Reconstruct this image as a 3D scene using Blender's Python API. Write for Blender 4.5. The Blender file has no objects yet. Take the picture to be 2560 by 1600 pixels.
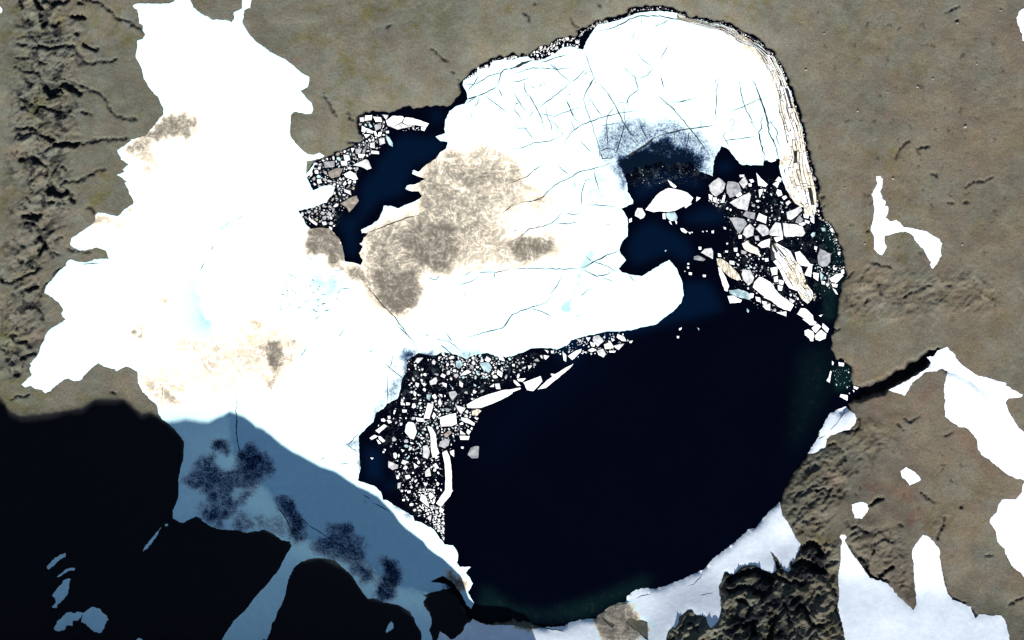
import bpy, math, random
import numpy as np
from mathutils import Vector
from mathutils.geometry import delaunay_2d_cdt, tessellate_polygon

# ---------------------------------------------------------------- camera, sky, sun, exposure
S = 0.5                      # metres of ground per unit of the plan grid (2560 x 1600 units)
SUN_EL = math.radians(34.0)
TAN = math.tan(SUN_EL)
scene = bpy.context.scene
COL = scene.collection
cam_d = bpy.data.cameras.new("camera")
cam = bpy.data.objects.new("camera", cam_d)
COL.objects.link(cam)
CAM_H = 25000.0
cam.location = (0, 0, CAM_H)
cam_d.sensor_width = 36.0
cam_d.lens = 36.0 * CAM_H / 1280.0
cam_d.clip_start = 100.0
cam_d.clip_end = 60000.0
scene.camera = cam

world = bpy.data.worlds.new("World")
scene.world = world
world.use_nodes = True
wn = world.node_tree
bg = wn.nodes.get("Background") or wn.nodes.new("ShaderNodeBackground")
sky = wn.nodes.new("ShaderNodeTexSky")
sky.sky_type = 'NISHITA'
sky.sun_disc = False
sky.sun_elevation = SUN_EL
sky.sun_rotation = math.radians(180.0)
sky.altitude = 1000.0
sky.ozone_density = 1.0
sky.dust_density = 0.0
sky.air_density = 1.0
wn.links.new(sky.outputs[0], bg.inputs[0])
bg.inputs[1].default_value = 0.05

sun_d = bpy.data.lights.new("sun", 'SUN')
sun_d.energy = 5.0
sun_d.angle = math.radians(0.5)
sun_d.color = (1.0, 0.965, 0.91)
sun = bpy.data.objects.new("sun", sun_d)
COL.objects.link(sun)
sun.rotation_euler = (math.radians(90.0) - SUN_EL, 0, 0)   # shines from the south (-Y)

vs = scene.view_settings
vs.view_transform = 'Standard'
vs.look = 'None'
vs.gamma = 1.0
vs.use_curve_mapping = False
vs.exposure = 1.12

rnd = random.Random(7)
# ---------------------------------------------------------------- helpers: plan coordinates
TILE = {'A': 0, 'B': 400, 'C': 800, 'D': 1200}
def pts(s):
    """'A0 10,20 30,40 B1 ...' : letters name a 640x400 survey tile, numbers are 3.78 per unit inside it"""
    ox = oy = 0; out = []
    for t in s.split():
        if t[0] in TILE:
            oy = TILE[t[0]]; ox = 640 * int(t[1:])
        else:
            a, b = t.split(',')[:2]
            out.append((ox + float(a) / 3.78, oy + float(b) / 3.78))
    return out
def W(x, y): return ((x - 1280) * S, (800 - y) * S)

# ---------------------------------------------------------------- fields on a regular grid
GX0, GX1, GY0, GY1, GS = -320, 2880, -320, 2240, 3.2
NX = int((GX1 - GX0) / GS) + 1; NY = int((GY1 - GY0) / GS) + 1
gx = GX0 + np.arange(NX) * GS; gy = GY0 + np.arange(NY) * GS
XX, YY = np.meshgrid(gx, gy)

def fill(poly, out=None, val=1.0):
    m = np.zeros((NY, NX), np.float32) if out is None else out
    P = np.array(poly); n = len(P)
    j0 = max(0, int((P[:, 1].min() - GY0) / GS)); j1 = min(NY - 1, int((P[:, 1].max() - GY0) / GS) + 1)
    A = P; B = np.roll(P, -1, 0)
    for j in range(j0, j1 + 1):
        y = gy[j]
        c = (A[:, 1] <= y) != (B[:, 1] <= y)
        if not c.any(): continue
        xs = np.sort(A[c, 0] + (y - A[c, 1]) / (B[c, 1] - A[c, 1]) * (B[c, 0] - A[c, 0]))
        for k in range(0, len(xs) - 1, 2):
            a = int(math.ceil((xs[k] - GX0) / GS)); b = int((xs[k + 1] - GX0) / GS)
            if b >= 0 and a < NX: m[j, max(a, 0):min(b, NX - 1) + 1] = val
    return m
def blur(f, sig):
    sig /= GS
    r = max(1, int(3 * sig)); k = np.exp(-0.5 * (np.arange(-r, r + 1) / sig) ** 2); k /= k.sum()
    def b1(a):
        p = np.pad(a, ((0, 0), (r, r)), mode='edge')
        c = np.zeros_like(a)
        if r < 24:
            for i, w in enumerate(k): c += w * p[:, i:i + a.shape[1]]
            return c
        n = p.shape[1] + 2 * r
        F = np.fft.irfft(np.fft.rfft(p, n, axis=1) * np.fft.rfft(k, n)[None], n, axis=1)
        return F[:, 2 * r:2 * r + a.shape[1]].astype(np.float32)
    return b1(b1(f).T).T
def stroke(F, line, w, val=1.0, soft=1.0, mode='max'):
    """adds a soft stroke of half width w/2 to field F"""
    P = line if len(line) > 1 else [line[0], (line[0][0] + .5, line[0][1])]
    for (x0, y0), (x1, y1) in zip(P[:-1], P[1:]):
        R = w + 2 * GS + soft
        a0 = max(0, int((min(x0, x1) - R - GX0) / GS)); a1 = min(NX, int((max(x0, x1) + R - GX0) / GS) + 2)
        b0 = max(0, int((min(y0, y1) - R - GY0) / GS)); b1 = min(NY, int((max(y0, y1) + R - GY0) / GS) + 2)
        if a1 <= a0 or b1 <= b0: continue
        X = XX[b0:b1, a0:a1]; Y = YY[b0:b1, a0:a1]
        dx, dy = x1 - x0, y1 - y0; L = dx * dx + dy * dy + 1e-9
        t = np.clip(((X - x0) * dx + (Y - y0) * dy) / L, 0, 1)
        d = np.hypot(X - x0 - t * dx, Y - y0 - t * dy)
        v = val * np.clip((w / 2 + soft - d) / (2 * soft), 0, 1)
        F[b0:b1, a0:a1] = np.maximum(F[b0:b1, a0:a1], v)
def perlin(X, Y, seed=0):
    r = np.random.RandomState(seed); perm = r.permutation(1024); ang = r.rand(1024) * 2 * np.pi
    xi = np.floor(X).astype(int); yi = np.floor(Y).astype(int); xf = X - xi; yf = Y - yi
    u = xf * xf * xf * (xf * (xf * 6 - 15) + 10); v = yf * yf * yf * (yf * (yf * 6 - 15) + 10)
    def g(ix, iy, dx, dy):
        h = perm[(perm[ix & 1023] + iy) & 1023]
        return np.cos(ang[h]) * dx + np.sin(ang[h]) * dy
    a = g(xi, yi, xf, yf); b = g(xi + 1, yi, xf - 1, yf); c = g(xi, yi + 1, xf, yf - 1); d = g(xi + 1, yi + 1, xf - 1, yf - 1)
    return (a + u * (b - a) + v * (c + u * (d - c) - (a + u * (b - a)))) * 1.5
def fbm(X, Y, wl, octv=4, seed=0, ridged=False, gain=.5):
    out = np.zeros_like(X, dtype=float); amp = 1.0; tot = 0
    for o in range(octv):
        n = perlin(X / wl, Y / wl, seed + o * 13)
        if ridged: n = 1 - 2 * np.abs(n)
        out += amp * n; tot += amp; amp *= gain; wl *= .5
    return out / tot
def sample(F, x, y):
    x = np.asarray(x, float); y = np.asarray(y, float)
    fx = np.clip((x - GX0) / GS, 0, NX - 1.001); fy = np.clip((y - GY0) / GS, 0, NY - 1.001)
    i = fx.astype(int); j = fy.astype(int); u = fx - i; v = fy - j
    return (F[j, i] * (1 - u) + F[j, i + 1] * u) * (1 - v) + (F[j + 1, i] * (1 - u) + F[j + 1, i + 1] * u) * v

# ---------------------------------------------------------------- survey data
# edge of the mountain's shadow
shadow_edge = pts("A0 -1300,3740 C0 0,730 50,760 90,850 200,900 330,900 450,880 550,860 640,830 780,820 860,760 900,740 1000,745 1100,750 1170,740 1230,780 1290,840 1340,880 1420,870 1500,900 1530,930 1620,935 1750,935 1850,970 1980,1020 2060,1015 2160,1040 2300,1090 2380,1150 2419,1190 C1 60,1210 150,1280 240,1360 350,1430 440,1470 500,1505 D1 600,50 740,95 800,130 880,190 960,240 1060,280 1150,330 1220,400 1300,480 1350,560 1420,630 1500,690 1580,750 1620,810 1700,870 1760,905 1850,990 1940,1080 2010,1290 2100,1360 2260,1370 2380,1385 D2 40,1430 120,1450 170,1512 240,1600 500,1900 1200,2600 9000,3200")

# shore of the lake, clockwise from the north-west corner of the northern bay
lake_poly = pts("A1 1960,745 2080,650 2230,555 2419,515 A2 60,530 170,500 270,445 330,440 420,375 500,350 620,360 640,290 740,240 800,195 900,180 1080,140 1120,75 1260,60 1400,55 1500,80 1620,120 1700,165 1800,170 1900,200 2000,195 2120,260 2200,305 2330,370 2419,460 A3 40,480 100,560 160,680 220,820 260,950 310,1090 340,1230 370,1370 410,1512 B3 430,90 460,180 478,300 485,420 495,520 560,570 610,620 640,690 680,800 710,900 735,1020 742,1090 700,1170 670,1280 660,1400 640,1512 C3 625,60 605,130 595,230 610,330 620,390 680,370 740,390 780,430 785,590 800,640 790,740 755,790 770,840 700,880 620,860 560,930 500,1010 460,1110 380,1260 300,1360 250,1420 200,1512 D3 150,110 100,215 0,318 D2 2300,455 2230,480 2100,600 1900,750 1820,850 1600,950 1450,1010 1360,1040 1250,1035 1170,1055 1095,1110 1090,1155 1010,1170 900,1220 860,1270 780,1320 640,1335 540,1355 490,1392 340,1400 260,1390 180,1340 0,1312 D1 2300,1345 2200,1365 2130,1345 2060,1325 1990,1300 1960,1220 1900,1090 1780,1030 1650,1080 1450,1050 1200,930 1000,760 700,640 450,560 350,420 200,260 100,100 0,0 C0 2330,1380 2200,1260 2170,1100 2160,900 2170,760 2100,400 1990,0 B0 1900,1400 1850,1200 1840,1000 1930,800 2060,640 2250,520 2419,480 B1 180,440 380,400 420,200 560,20 A1 680,1480 800,1430 880,1395 950,1360 1025,1335 995,1270 950,1180 965,1110 1020,1050 1150,1065 1300,1055 1430,1005 1500,1040 1600,1012 1700,1000 1780,1010 1850,975 1945,900 1920,800")

# left mass: land snow.  common seam with the lake ice runs down the tide crack
seam = pts("B1 560,25 420,200 380,400 180,440 B0 2380,485 2250,525 2060,640 1930,810 1845,1000 1842,1150 1900,1270 1905,1400 1930,1512 C0 2010,40 2110,400 2170,740 2160,850 2172,900 2165,1050 2185,1170 2210,1260 2340,1390 D1 0,10 100,110 200,265 350,430 450,570 700,650 1000,770 1200,940 1450,1055 1650,1065")
west_land_a = pts("A0 1660,-60 1660,0 1640,20 1600,35 1380,35 1290,35 1255,55 1270,80 1300,95 1310,160 1320,220 1350,240 1350,290 1375,330 1350,370 1300,385 1300,450 1285,520 1300,570 1335,630 1350,690 1365,740 1400,810 1460,890 1500,920 1520,980 1545,1010 1550,1080 1500,1130 1440,1210 1380,1280 1250,1320 1180,1380 1105,1420 1130,1470 1150,1512 B0 1160,0 1220,40 1200,60 1160,90 1180,115 1105,145 1150,160 1180,190 1205,200 1180,225 1215,270 1220,320 1250,360 1270,390 1260,420 1220,440 1180,470 1140,510 1110,530 1060,520 1000,505 930,500 905,520 905,580 870,610 800,660 720,710 675,740 668,800 700,830 760,855 850,845 915,825 1000,850 1020,890 1035,935 960,935 900,935 850,960 800,970 740,960 690,945 650,945 630,975 625,1000 560,1050 500,1120 440,1190 425,1250 500,1300 560,1350 590,1390 600,1420 580,1450 600,1480 625,1512 C0 610,0 560,40 480,85 430,140 430,180 390,240 360,330 300,400 285,410 300,430 280,460 305,515 210,610 240,640 290,620 340,650 400,660 430,690 460,680 530,620 610,560 650,555 700,575 760,570 820,500 870,450 935,405 1000,445 1090,465 1100,485 1190,435 1240,450 1300,490 1310,590 1350,680 1420,745 1480,800 1500,880 1530,930 1620,1000 1700,1090 1740,1150 1740,1290 1710,1400 1690,1512 D0 1690,160 1640,290 1640,360 1700,395 1740,400 1860,335 1920,380 2000,440 2100,465 2240,470 2340,495 2419,480 D1 70,465 140,490 220,540 250,570 320,575 340,620 300,690 270,740 210,860 180,890 110,980 30,1060 D0 2380,1150 2330,1220 2230,1310 2160,1410 2100,1512 2060,1600 D1 50,1600 70,1495 110,1500 150,1400 160,1340 190,1310 210,1240 270,1120 310,940 360,830 430,770 520,740 620,735 740,755 800,810 880,870 950,960 1010,1060 1060,1115 1120,1110 1210,1150 1350,1180 1440,1230 1500,1310 1520,1370 1560,1430 1570,1600 1690,1600 1665,1480 1640,1420 1660,1330 1640,1250 1590,1190 1580,1150 1610,1110 1580,1090 1650,1065")
west_land_b = pts("B1 480,10 A1 550,1512 600,1500 650,1470 600,1445 550,1465 490,1455 440,1420 370,1350 330,1290 320,1200 330,1090 360,1055 430,1070 490,1080 530,1070 540,1030 520,960 470,920 420,860 490,820 505,780 500,730 430,690 330,600 250,550 130,490 40,420 0,390 A0 2360,330 2330,280 2290,210 2300,180 2310,100 2360,70 2380,0 2380,-60 2290,-60 2290,80 2210,120 2215,180 2190,210 2130,190 2010,185 1900,130 1830,70 1800,0 1800,-60")
west_snow = west_land_a + [(x + 13, y - 3 - (6 if y > 1080 else 0)) for x, y in seam[::-1][1:-1]] + west_land_b
# lake ice: from the seam, along the south-west arm, round every open lead, back to the seam
ice_poly = seam + pts("D1 1750,1040 1840,1020 1800,980 1650,960 1760,905 1850,960 1930,1060 1990,1180 2030,1220 2060,1160 2000,1060 2050,980 2020,920 1980,880 2030,820 1930,820 1900,780 1910,690 1860,620 1780,610 1740,550 1680,470 1560,400 1500,390 1480,340 1400,290 1300,240 1240,190 1200,190 1180,110 1120,60 1000,20 960,0 C1 990,1400 975,1250 970,1100 1000,1060 1110,960 1130,880 1200,840 1240,790 1340,740 1365,650 1380,560 1420,480 1430,380 1490,340 1530,310 1600,325 1700,335 1760,300 1900,330 1980,360 2060,330 2180,310 2300,350 2419,340 C2 100,305 170,270 300,260 440,275 520,240 560,190 740,140 900,110 1120,100 1240,65 1360,40 1410,0 B2 1520,1430 1600,1350 1620,1280 1610,1150 1570,1060 1530,990 1485,945 1400,990 1310,1050 1230,1095 1120,1085 1040,1060 1005,1025 1080,945 1030,890 1010,850 1030,790 1090,720 1095,620 1090,550 1060,490 1030,460 1080,440 1140,410 1145,385 1095,300 1090,220 1060,150 1080,120 1110,125 1150,90 1165,60 1230,75 1260,40 1330,55 1350,20 1420,15 1440,45 1520,60 1540,20 1620,35 1690,15 1730,70 1780,110 1895,150 1905,10 A2 1915,1500 1980,1380 2040,1400 2120,1512 B2 2150,30 2180,45 2370,50 2380,5 B3 60,0 80,-10 A3 100,1500 115,1510 B3 105,60 140,200 200,330 260,410 340,450 350,510 430,540 452,500 460,400 452,300 430,180 390,80 365,0 A3 345,1350 318,1200 278,1080 238,960 208,850 168,760 108,640 58,540 0,500 A2 2300,400 2180,340 2100,280 1990,235 1900,225 1760,190 1640,165 1540,120 1420,105 1300,110 1180,125 1080,165 960,205 810,235 770,285 740,330 700,400 670,470 600,450 540,440 480,450 400,510 330,545 250,575 190,565 150,535 40,550 0,570 A1 2350,560 2240,580 2200,640 2100,655 2080,700 1960,760 1955,800 1990,880 2000,940 1970,980 1900,1000 1830,1050 1790,1130 1780,1200 1790,1260 1700,1290 1740,1330 1810,1340 1800,1400 1740,1440 1700,1500 B1 1600,50 1540,110 1490,95 1475,130 1530,155 1600,180 1500,230 1430,240 1410,270 1470,295 1540,300 1570,350 1500,390 1400,430 1350,460 1290,440 1210,430 1200,480 1160,560 1080,620 990,660 1000,690 1060,690 1020,740 1000,780 980,790 1010,820 975,880 1010,950 985,1000 970,985 890,960 840,960 830,890 800,760 730,680 690,645 600,640 520,650 480,620 450,560 400,480 560,440 650,400 730,320 745,260 700,235 620,250 540,290 480,170 530,110")

snow_patches = [  # outline, label
 ("A0 -60,20 0,60 15,75 30,100 20,120 0,125 -60,130", "small white snow patch cut by the left edge near the top left corner"),
 ("B3 1020,155 1060,155 1085,175 1080,230 1060,300 1080,360 1110,390 1105,430 1130,440 1135,490 1115,540 1150,580 1210,570 1250,600 1285,635 1340,640 1400,655 1490,675 1560,715 1620,750 1640,790 1630,850 1635,900 1600,970 1555,1030 1530,990 1540,960 1500,910 1470,850 1420,800 1380,740 1350,700 1290,680 1200,690 1140,710 1105,715 1100,780 1115,830 1095,870 1075,905 1030,870 995,840 1005,800 1000,730 970,660 985,600 1000,500 1000,400 980,320 1010,260 1030,230", "forked white snow patch alone on the brown slope east of the lake"),
 ("A3 2419,80 2370,110 2345,170 2360,240 2400,330 2405,380 2440,410 2520,300 2520,60", "rounded white snow patch cut by the right edge near the top right corner"),
 ("C3 1690,255 1600,290 1560,340 1500,350 1540,400 1510,450 1420,510 1300,580 1140,660 1210,690 1290,710 1320,670 1360,590 1430,540 1490,490 1560,490 1640,465 1690,480 1680,560 1660,640 1665,700 1670,760 1665,800 1675,860 1670,910 1740,970 1800,1005 1870,1020 1940,1080 1970,1140 1985,1220 2010,1270 2090,1320 2160,1380 2240,1440 2300,1480 2419,1512 2520,1520 2520,1110 2419,1060 2370,1020 2310,930 2260,840 2240,780 2270,740 2390,730 2400,710 2350,670 2240,620 2250,595 2150,570 2000,530 1900,480 1820,410 1760,330 1715,280", "long white snowfield east of the gorge with a narrow north tip"),
 ("C3 740,820 770,860 820,880 835,930 820,980 780,1030 700,1050 640,1075 600,1080 570,1110 545,1160 545,1200 480,1235 440,1255 380,1262 400,1220 440,1160 480,1100 490,1050 540,960 580,890 640,850 710,830", "white snowbank with two cracks at the lake shore below the creek mouth"),
 ("C3 1305,1385 1340,1410 1380,1430 1430,1480 1440,1512 D3 1430,10 1340,45 1310,20 C3 1300,1512 1255,1470 1250,1430", "small oval white snow patch in the middle of the brown rock"),
 ("D3 850,210 900,208 940,230 950,270 920,320 880,368 820,362 800,310 795,230", "small round white snow patch left of the red brown ground"),
 ("D3 105,210 120,240 130,320 170,380 220,460 270,560 310,610 300,660 270,700 240,780 205,740 150,720 60,700 20,650 -20,645 -60,670 D2 2340,670 2300,720 2290,750 2220,770 2160,820 2100,890 2070,890 2010,860 1990,900 1980,960 1950,1000 1960,1090 1970,1150 1975,1220 1960,1300 1950,1330 1910,1370 1870,1395 1850,1370 1830,1290 1740,1270 1690,1215 1650,1230 1580,1290 1570,1350 1540,1390 1490,1410 1460,1470 1450,1600 1290,1600 1290,1510 1280,1370 1270,1330 1200,1320 1100,1290 1000,1290 950,1390 860,1290 820,1275 780,1310 640,1320 540,1340 500,1375 340,1390 240,1405 140,1395 0,1370 D1 2300,1370 2200,1370 2120,1350 2050,1310 2030,1340 1990,1350 1960,1420 1900,1480 1850,1505 1790,1460 1740,1430 1710,1512 1700,1600 2419,1600 D2 800,1600 1290,1600 1450,1600 1490,1412 1975,1240 1990,1000 2419,900 D3 0,0", None),
 ("D3 690,515 735,520 740,545 720,570 735,600 790,690 860,780 940,890 960,925 1060,950 1130,975 1200,1060 1260,1130 1320,1180 1370,1225 1400,1170 1395,1090 1380,950 1370,850 1380,790 1360,740 1365,660 1400,590 1460,520 1500,520 1540,560 1600,620 1620,660 1620,740 1640,850 1660,960 1690,1060 1740,1130 1830,1160 1910,1200 1930,1250 1960,1300 1990,1270 2100,1275 2200,1280 2235,1320 2260,1400 2280,1500 2285,1600 730,1600 720,1480 700,1370 670,1250 655,1180 670,1080 660,900 670,820 690,740 680,640 700,580 680,540", "large grey white snowfield at the bottom with two arms reaching upward"),
 ("D3 2419,0 2400,60 2390,130 2340,180 2210,185 2170,240 2160,300 2110,350 2090,390 2120,430 2150,490 2170,590 2230,640 2240,700 2290,790 2350,850 2400,890 2440,960 2520,980 2520,-20", "bright white snow patch with ragged left edge on the lower right edge"),
 ("D0 455,810 520,740 570,705 610,695 630,680 630,720 580,745 530,790 475,838 455,830", "upper of the two slim blue snow strips on the shaded slope"),
 ("D0 548,910 600,865 640,835 690,822 722,822 715,850 650,855 600,890 565,918", "lower of the two slim blue snow strips on the shaded slope"),
 ("D0 505,1085 560,1010 620,940 660,920 685,930 665,990 660,1060 620,1120 565,1165 550,1200 505,1190 540,1150 530,1110", "leaf shaped blue snow patch below the two slim strips"),
 ("D0 525,1395 560,1330 620,1260 690,1235 710,1250 760,1235 800,1250 780,1290 750,1320 700,1320 700,1365 650,1360 630,1400 580,1420 540,1415", "long hooked blue snow patch at the lower left touching the rounder one"),
 ("D0 785,1300 800,1250 850,1210 890,1190 960,1205 985,1245 1020,1270 1038,1310 1010,1350 990,1410 950,1445 880,1400 820,1350 780,1330", "round blue snow patch at the lower left beside the hooked one"),
 ("D0 1360,665 1380,620 1420,570 1470,510 1530,440 1500,510 1450,580 1400,640", "thin blue snow streak lying diagonally on the black shaded slope"),
 ("D0 1568,410 1590,405 1595,425 1575,435", "tiny blue snow spot above the thin diagonal streak"),
 ("D0 1305,1512 1310,1490 1330,1478 1350,1490 1370,1512 1380,1600 1300,1600", "blunt blue snow patch cut by the bottom edge of the shaded slope"),
 ("D1 1225,1420 1250,1370 1280,1330 1300,1350 1300,1395 1270,1425 1235,1435", "small blue snow patch alone on the black slope at the bottom"),
]
south_bank = "D3 105,210 120,240 130,320 170,380 220,460 270,560 310,610 300,660 270,700 240,780 205,740 210,840 190,870 150,850 120,790 60,700 20,670 70,800 75,850 50,878 0,865 D2 2370,850 2340,830 2300,805 2220,805 2160,825 2100,890 2070,890 2010,860 1990,900 1980,960 1950,1000 1960,1090 1970,1150 1975,1220 1960,1300 1950,1330 1910,1370 1870,1395 1850,1370 1830,1290 1740,1270 1690,1215 1650,1230 1580,1290 1570,1350 1540,1390 1490,1410 1460,1470 1445,1600 D1 1700,1600 1710,1512 1740,1430 1790,1460 1850,1505 1900,1480 1960,1420 1990,1350 2030,1340 2050,1310 2120,1350 2200,1372 2300,1372 2419,1372 D2 60,1380 140,1395 240,1405 340,1390 500,1378 540,1345 640,1322 780,1312 820,1275 870,1240 900,1210 1010,1160 1085,1150 1085,1100 1170,1040 1250,1022 1360,1030 1450,1000 1600,942 1820,842 1900,742 2100,592 2230,472 2300,452 2419,310"
snow_patches = [s for s in snow_patches if s[1]] + [(south_bank, "long snowbank curving along the south shore of the lake, grey on its upper slope")]

land_holes = ["D2 1100,1310 1130,1300 1170,1325 1230,1320 1280,1340 1285,1512 1260,1500 1180,1420 1110,1380 1075,1340",
              "D2 850,1290 880,1310 920,1340 965,1360 955,1395 915,1370 870,1330"]

# dark ravines: polyline, width (both in tile numbers)
ravines = [("A0 330,0 400,90",40),("A0 430,10 480,20 640,10",26),("A0 200,0 215,60",25),("A0 240,120 290,220",13),("A0 390,140 420,200 440,250",30),("A0 500,235 560,215",30),("A0 700,150 790,165",35),("A0 720,320 745,330",25),("A0 800,400 840,450 920,470",24),("A0 160,360 230,345 300,350 370,430 470,460 560,430 690,430 760,520 820,600 930,590 1110,565",10),("A0 370,440 480,460 600,430 690,430",20),("A0 160,410 260,440 400,445",11),("A0 150,550 340,545 400,590 450,600",11),("A0 150,630 230,665 370,700 410,780",9),("A0 430,800 520,820 600,790 690,830 770,890",34),("A0 450,840 490,890 560,860",50),("A0 600,740 700,790 850,840 930,880 1010,950",12),("A0 1010,960 1060,1060 1130,1110 1290,1130",7),("A0 180,940 280,960 390,1020 460,1040 560,1000",13),("A0 390,1010 480,1040 540,1050 560,1000",24),("A0 210,1000 260,1050",8),("A0 620,1090 700,1110",13),("A0 720,960 740,1000",13),("A0 790,1050 850,1080",16),("A0 160,1215 330,1215 400,1280 480,1300",20),("A0 180,1270 330,1260 390,1290",12),("A0 400,1280 470,1310 520,1320",30),("A0 520,1375 600,1360 660,1350 730,1370",40),("A0 690,1370 850,1345 1000,1325 1200,1300",8),("A0 170,1505 260,1485 350,1500 400,1540",20),("A0 1030,80 1080,160 1200,200 1280,230 1340,300",11),("A0 780,10 860,0 960,40 1030,100",10),("A0 740,20 790,40",22),("A0 230,740 310,790",18),("A0 480,60 520,30",20),
("B0 170,5 240,5",18),("B0 330,0 430,50 460,90 430,140",22),("B0 600,60 630,90",20),("B0 460,310 490,220 510,300 580,320 640,290",38),("B0 540,320 600,320 660,300 700,390",22),("B0 570,230 680,185 740,205 830,160 920,95 1000,90",10),("B0 470,405 510,405",24),("B0 590,370 610,420",12),("B0 230,530 270,520 330,530 380,540",36),("B0 230,600 330,600 360,650 400,690 420,720 430,790 450,830",16),("B0 390,720 415,760 420,830 380,860",38),("B0 560,20 520,100 460,200",10),("B0 820,455 880,450 885,490",9),("B0 540,750 580,730",11),("B0 490,870 560,885",16),("B0 490,880 490,920",12),("B0 0,1110 60,1150 100,1155 190,1120 230,1080 330,1070",18),("B0 330,970 350,1000 350,1060",11),("B0 250,1225 350,1190",26),("B0 630,990 560,1030 490,1120 430,1200 380,1290",14),("B0 360,1410 400,1490",16),("B0 640,830 740,860 850,880",7),("B0 260,350 290,400",13),
("C0 130,130 150,200 260,210",24),("C0 10,260 70,290",15),("C0 200,370 310,300 340,310",22),("C0 220,400 230,440",12),("C0 90,470 100,490",14),("C0 150,505 180,510",20),("C0 80,350 85,390",11),("C0 110,760 160,730 290,700",7),("C0 1080,690 1090,692",12),
("A1 640,900 690,960 720,1020 760,1090",10),("A1 860,1070 920,1135",8),("A1 1660,460 1740,540 1820,580",8),("A1 1850,680 1860,690",14),("A1 1900,740 1930,800",8),("A1 870,1330 950,1360",8),("A1 1230,260 1265,235",9),
("A2 100,115 170,190",5),("A2 555,180 620,250",6),("A2 600,290 650,340",8),("A2 820,45 840,50",9),("A2 220,40 235,42",8),
("A3 1680,120 1800,60",7),("A3 1200,1500 1260,1380 1330,1330",13),("A3 1390,1400 1520,1380",8),("A3 490,1378 500,1380",12),("A3 1780,190 1800,195",10),
("B3 980,960 1060,990 1150,1010",14),("B3 1380,1240 1480,1200 1540,1190",10),("B3 1680,1185 1740,1190",14),("B3 1715,405 1740,408",14),("B3 1860,400 1890,398",14),("B3 935,687 955,687",10),("B3 1280,1300 1360,1240",8),("B3 750,1110 800,1060",10),("B3 1870,250 1950,210 2060,190 2110,160",7),("B3 1540,130 1600,150",6),("B3 500,360 520,340",7),("B3 490,470 530,430",7),("B3 470,520 520,500",8),("B3 920,1340 950,1320",8),
("C3 730,1050 800,1045 860,1030 855,930",15),("C3 1270,910 1330,970 1420,920",6),("C3 1240,970 1270,1030",5),("C3 560,1180 640,1170 700,1240 740,1330",14),("C3 620,90 690,70",7),("C3 1660,1080 1730,1070",9),
("D3 450,100 600,70",26),("D3 600,130 700,160 740,100",13),("D3 970,225 1080,170",26),("D3 1440,110 1500,180 1580,200",10),("D3 1665,350 1645,440 1600,540",18),("D3 760,610 860,740 940,880",8),("D3 880,740 930,760 950,880",30),("D3 1060,900 1180,820",30),("D3 960,905 1140,960",20),("D3 1650,900 1700,1070 1760,1140 1850,1160",8),("D3 1920,1210 1960,1290",14),("D3 2280,1180 2419,1090",14),("D3 800,440 860,450 940,490",18),("D3 1100,560 1190,590",13),("D3 1800,245 1840,250",16),("D3 980,690 1000,600",20),("D3 1230,410 1280,430",8),("D3 2060,710 2110,700",10),
("D3 330,640 400,600 480,640 500,700",46),("D3 250,820 330,760 420,830 520,860",50),("D3 60,900 200,960 330,980",34),("D3 0,900 30,960",44),("D3 20,1240 60,1290 20,1400 10,1500",44),("D3 300,1180 360,1250 420,1370 480,1375",36),("D3 130,1130 180,1200 200,1350",22),("D3 590,980 640,1050 650,1250 700,1400",18),
("D2 2050,950 2150,900 2300,860 2419,900",48),("D2 2050,1060 2200,1000 2350,1080",36),("D2 2150,1130 2250,1200 2190,1320",28),("D2 2180,1380 2280,1330 2300,1450",40),("D2 2000,1250 2080,1180",14),("D2 1600,1400 1700,1350 1760,1430",16),("D2 1900,1450 2000,1400",14),("D3 -80,780 20,700 40,760",16),("D3 60,780 110,850 120,870",30)]
crag_zone = [("C3 300,1380 500,1230 620,1200 720,1300 820,1420 740,1512 D3 720,120 640,250 560,420 520,600 400,620 280,560 170,380 130,200 200,60",1.0),
 ("D2 2000,860 2200,800 2419,860 D3 150,800 240,780 320,600 520,600 640,560 690,640 660,900 660,1200 720,1512 750,1650 D2 1400,1650 1470,1420 1600,1260 1700,1210 1840,1290 1960,1330 1985,1000",1.35),
 ("A0 150,-200 640,-100 900,450 600,900 800,1300 650,1512 B0 800,400 500,900 380,1300 C0 400,300 100,600 -100,300 A0 100,1500 120,500",.34),
 ("B3 900,1000 1500,1050 2100,1100 2200,1400 1400,1512 700,1500 760,1150",.55),("D3 700,380 1000,400 1300,550 1380,900 1380,1200 1100,950 700,560",.75),("D3 1450,400 1700,300 1660,560",.5),("C3 560,1030 1000,900 1200,1100 1000,1400 700,1400 600,1200",.6)]
gorge = "C3 775,620 800,605 870,625 970,605 1060,555 1150,510 1300,420 1450,320 1590,268 1640,285 1560,335 1535,400 1470,470 1330,550 1160,640 1110,690 1000,715 850,740 780,755"

# ---------------------------------------------------------------- height fields
lake = np.maximum(fill(lake_poly), fill(ice_poly))
lake_s = blur(sample(lake, XX + 11 * fbm(XX, YY, 17, 3, 951, False, .65), YY + 11 * fbm(XX, YY, 17, 3, 957, False, .65)).astype(np.float32), 2.2)
lake_w = blur(lake, 110)
snow_mask = fill(west_snow)
for s, _ in snow_patches: fill(pts(s), snow_mask)
for s in land_holes: fill(pts(s), snow_mask, 0.0)
ice_mask = fill(ice_poly)
se = np.array(shadow_edge)
o = np.argsort(se[:, 0], kind='stable'); se = se[o]
ye = np.interp(gx, se[:, 0], se[:, 1])[None, :]
depth_in = np.clip(YY - ye, 0, 4000)
CREST = 1745.0
rise = 0.42 * S * TAN * np.clip(np.minimum(depth_in, 1615 - ye), 0, 4000)
rise = blur(rise.astype(np.float32), 22) * (1 - blur(lake, 26)) ** 1.2
crest_h = S * TAN * (CREST - ye)
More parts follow.
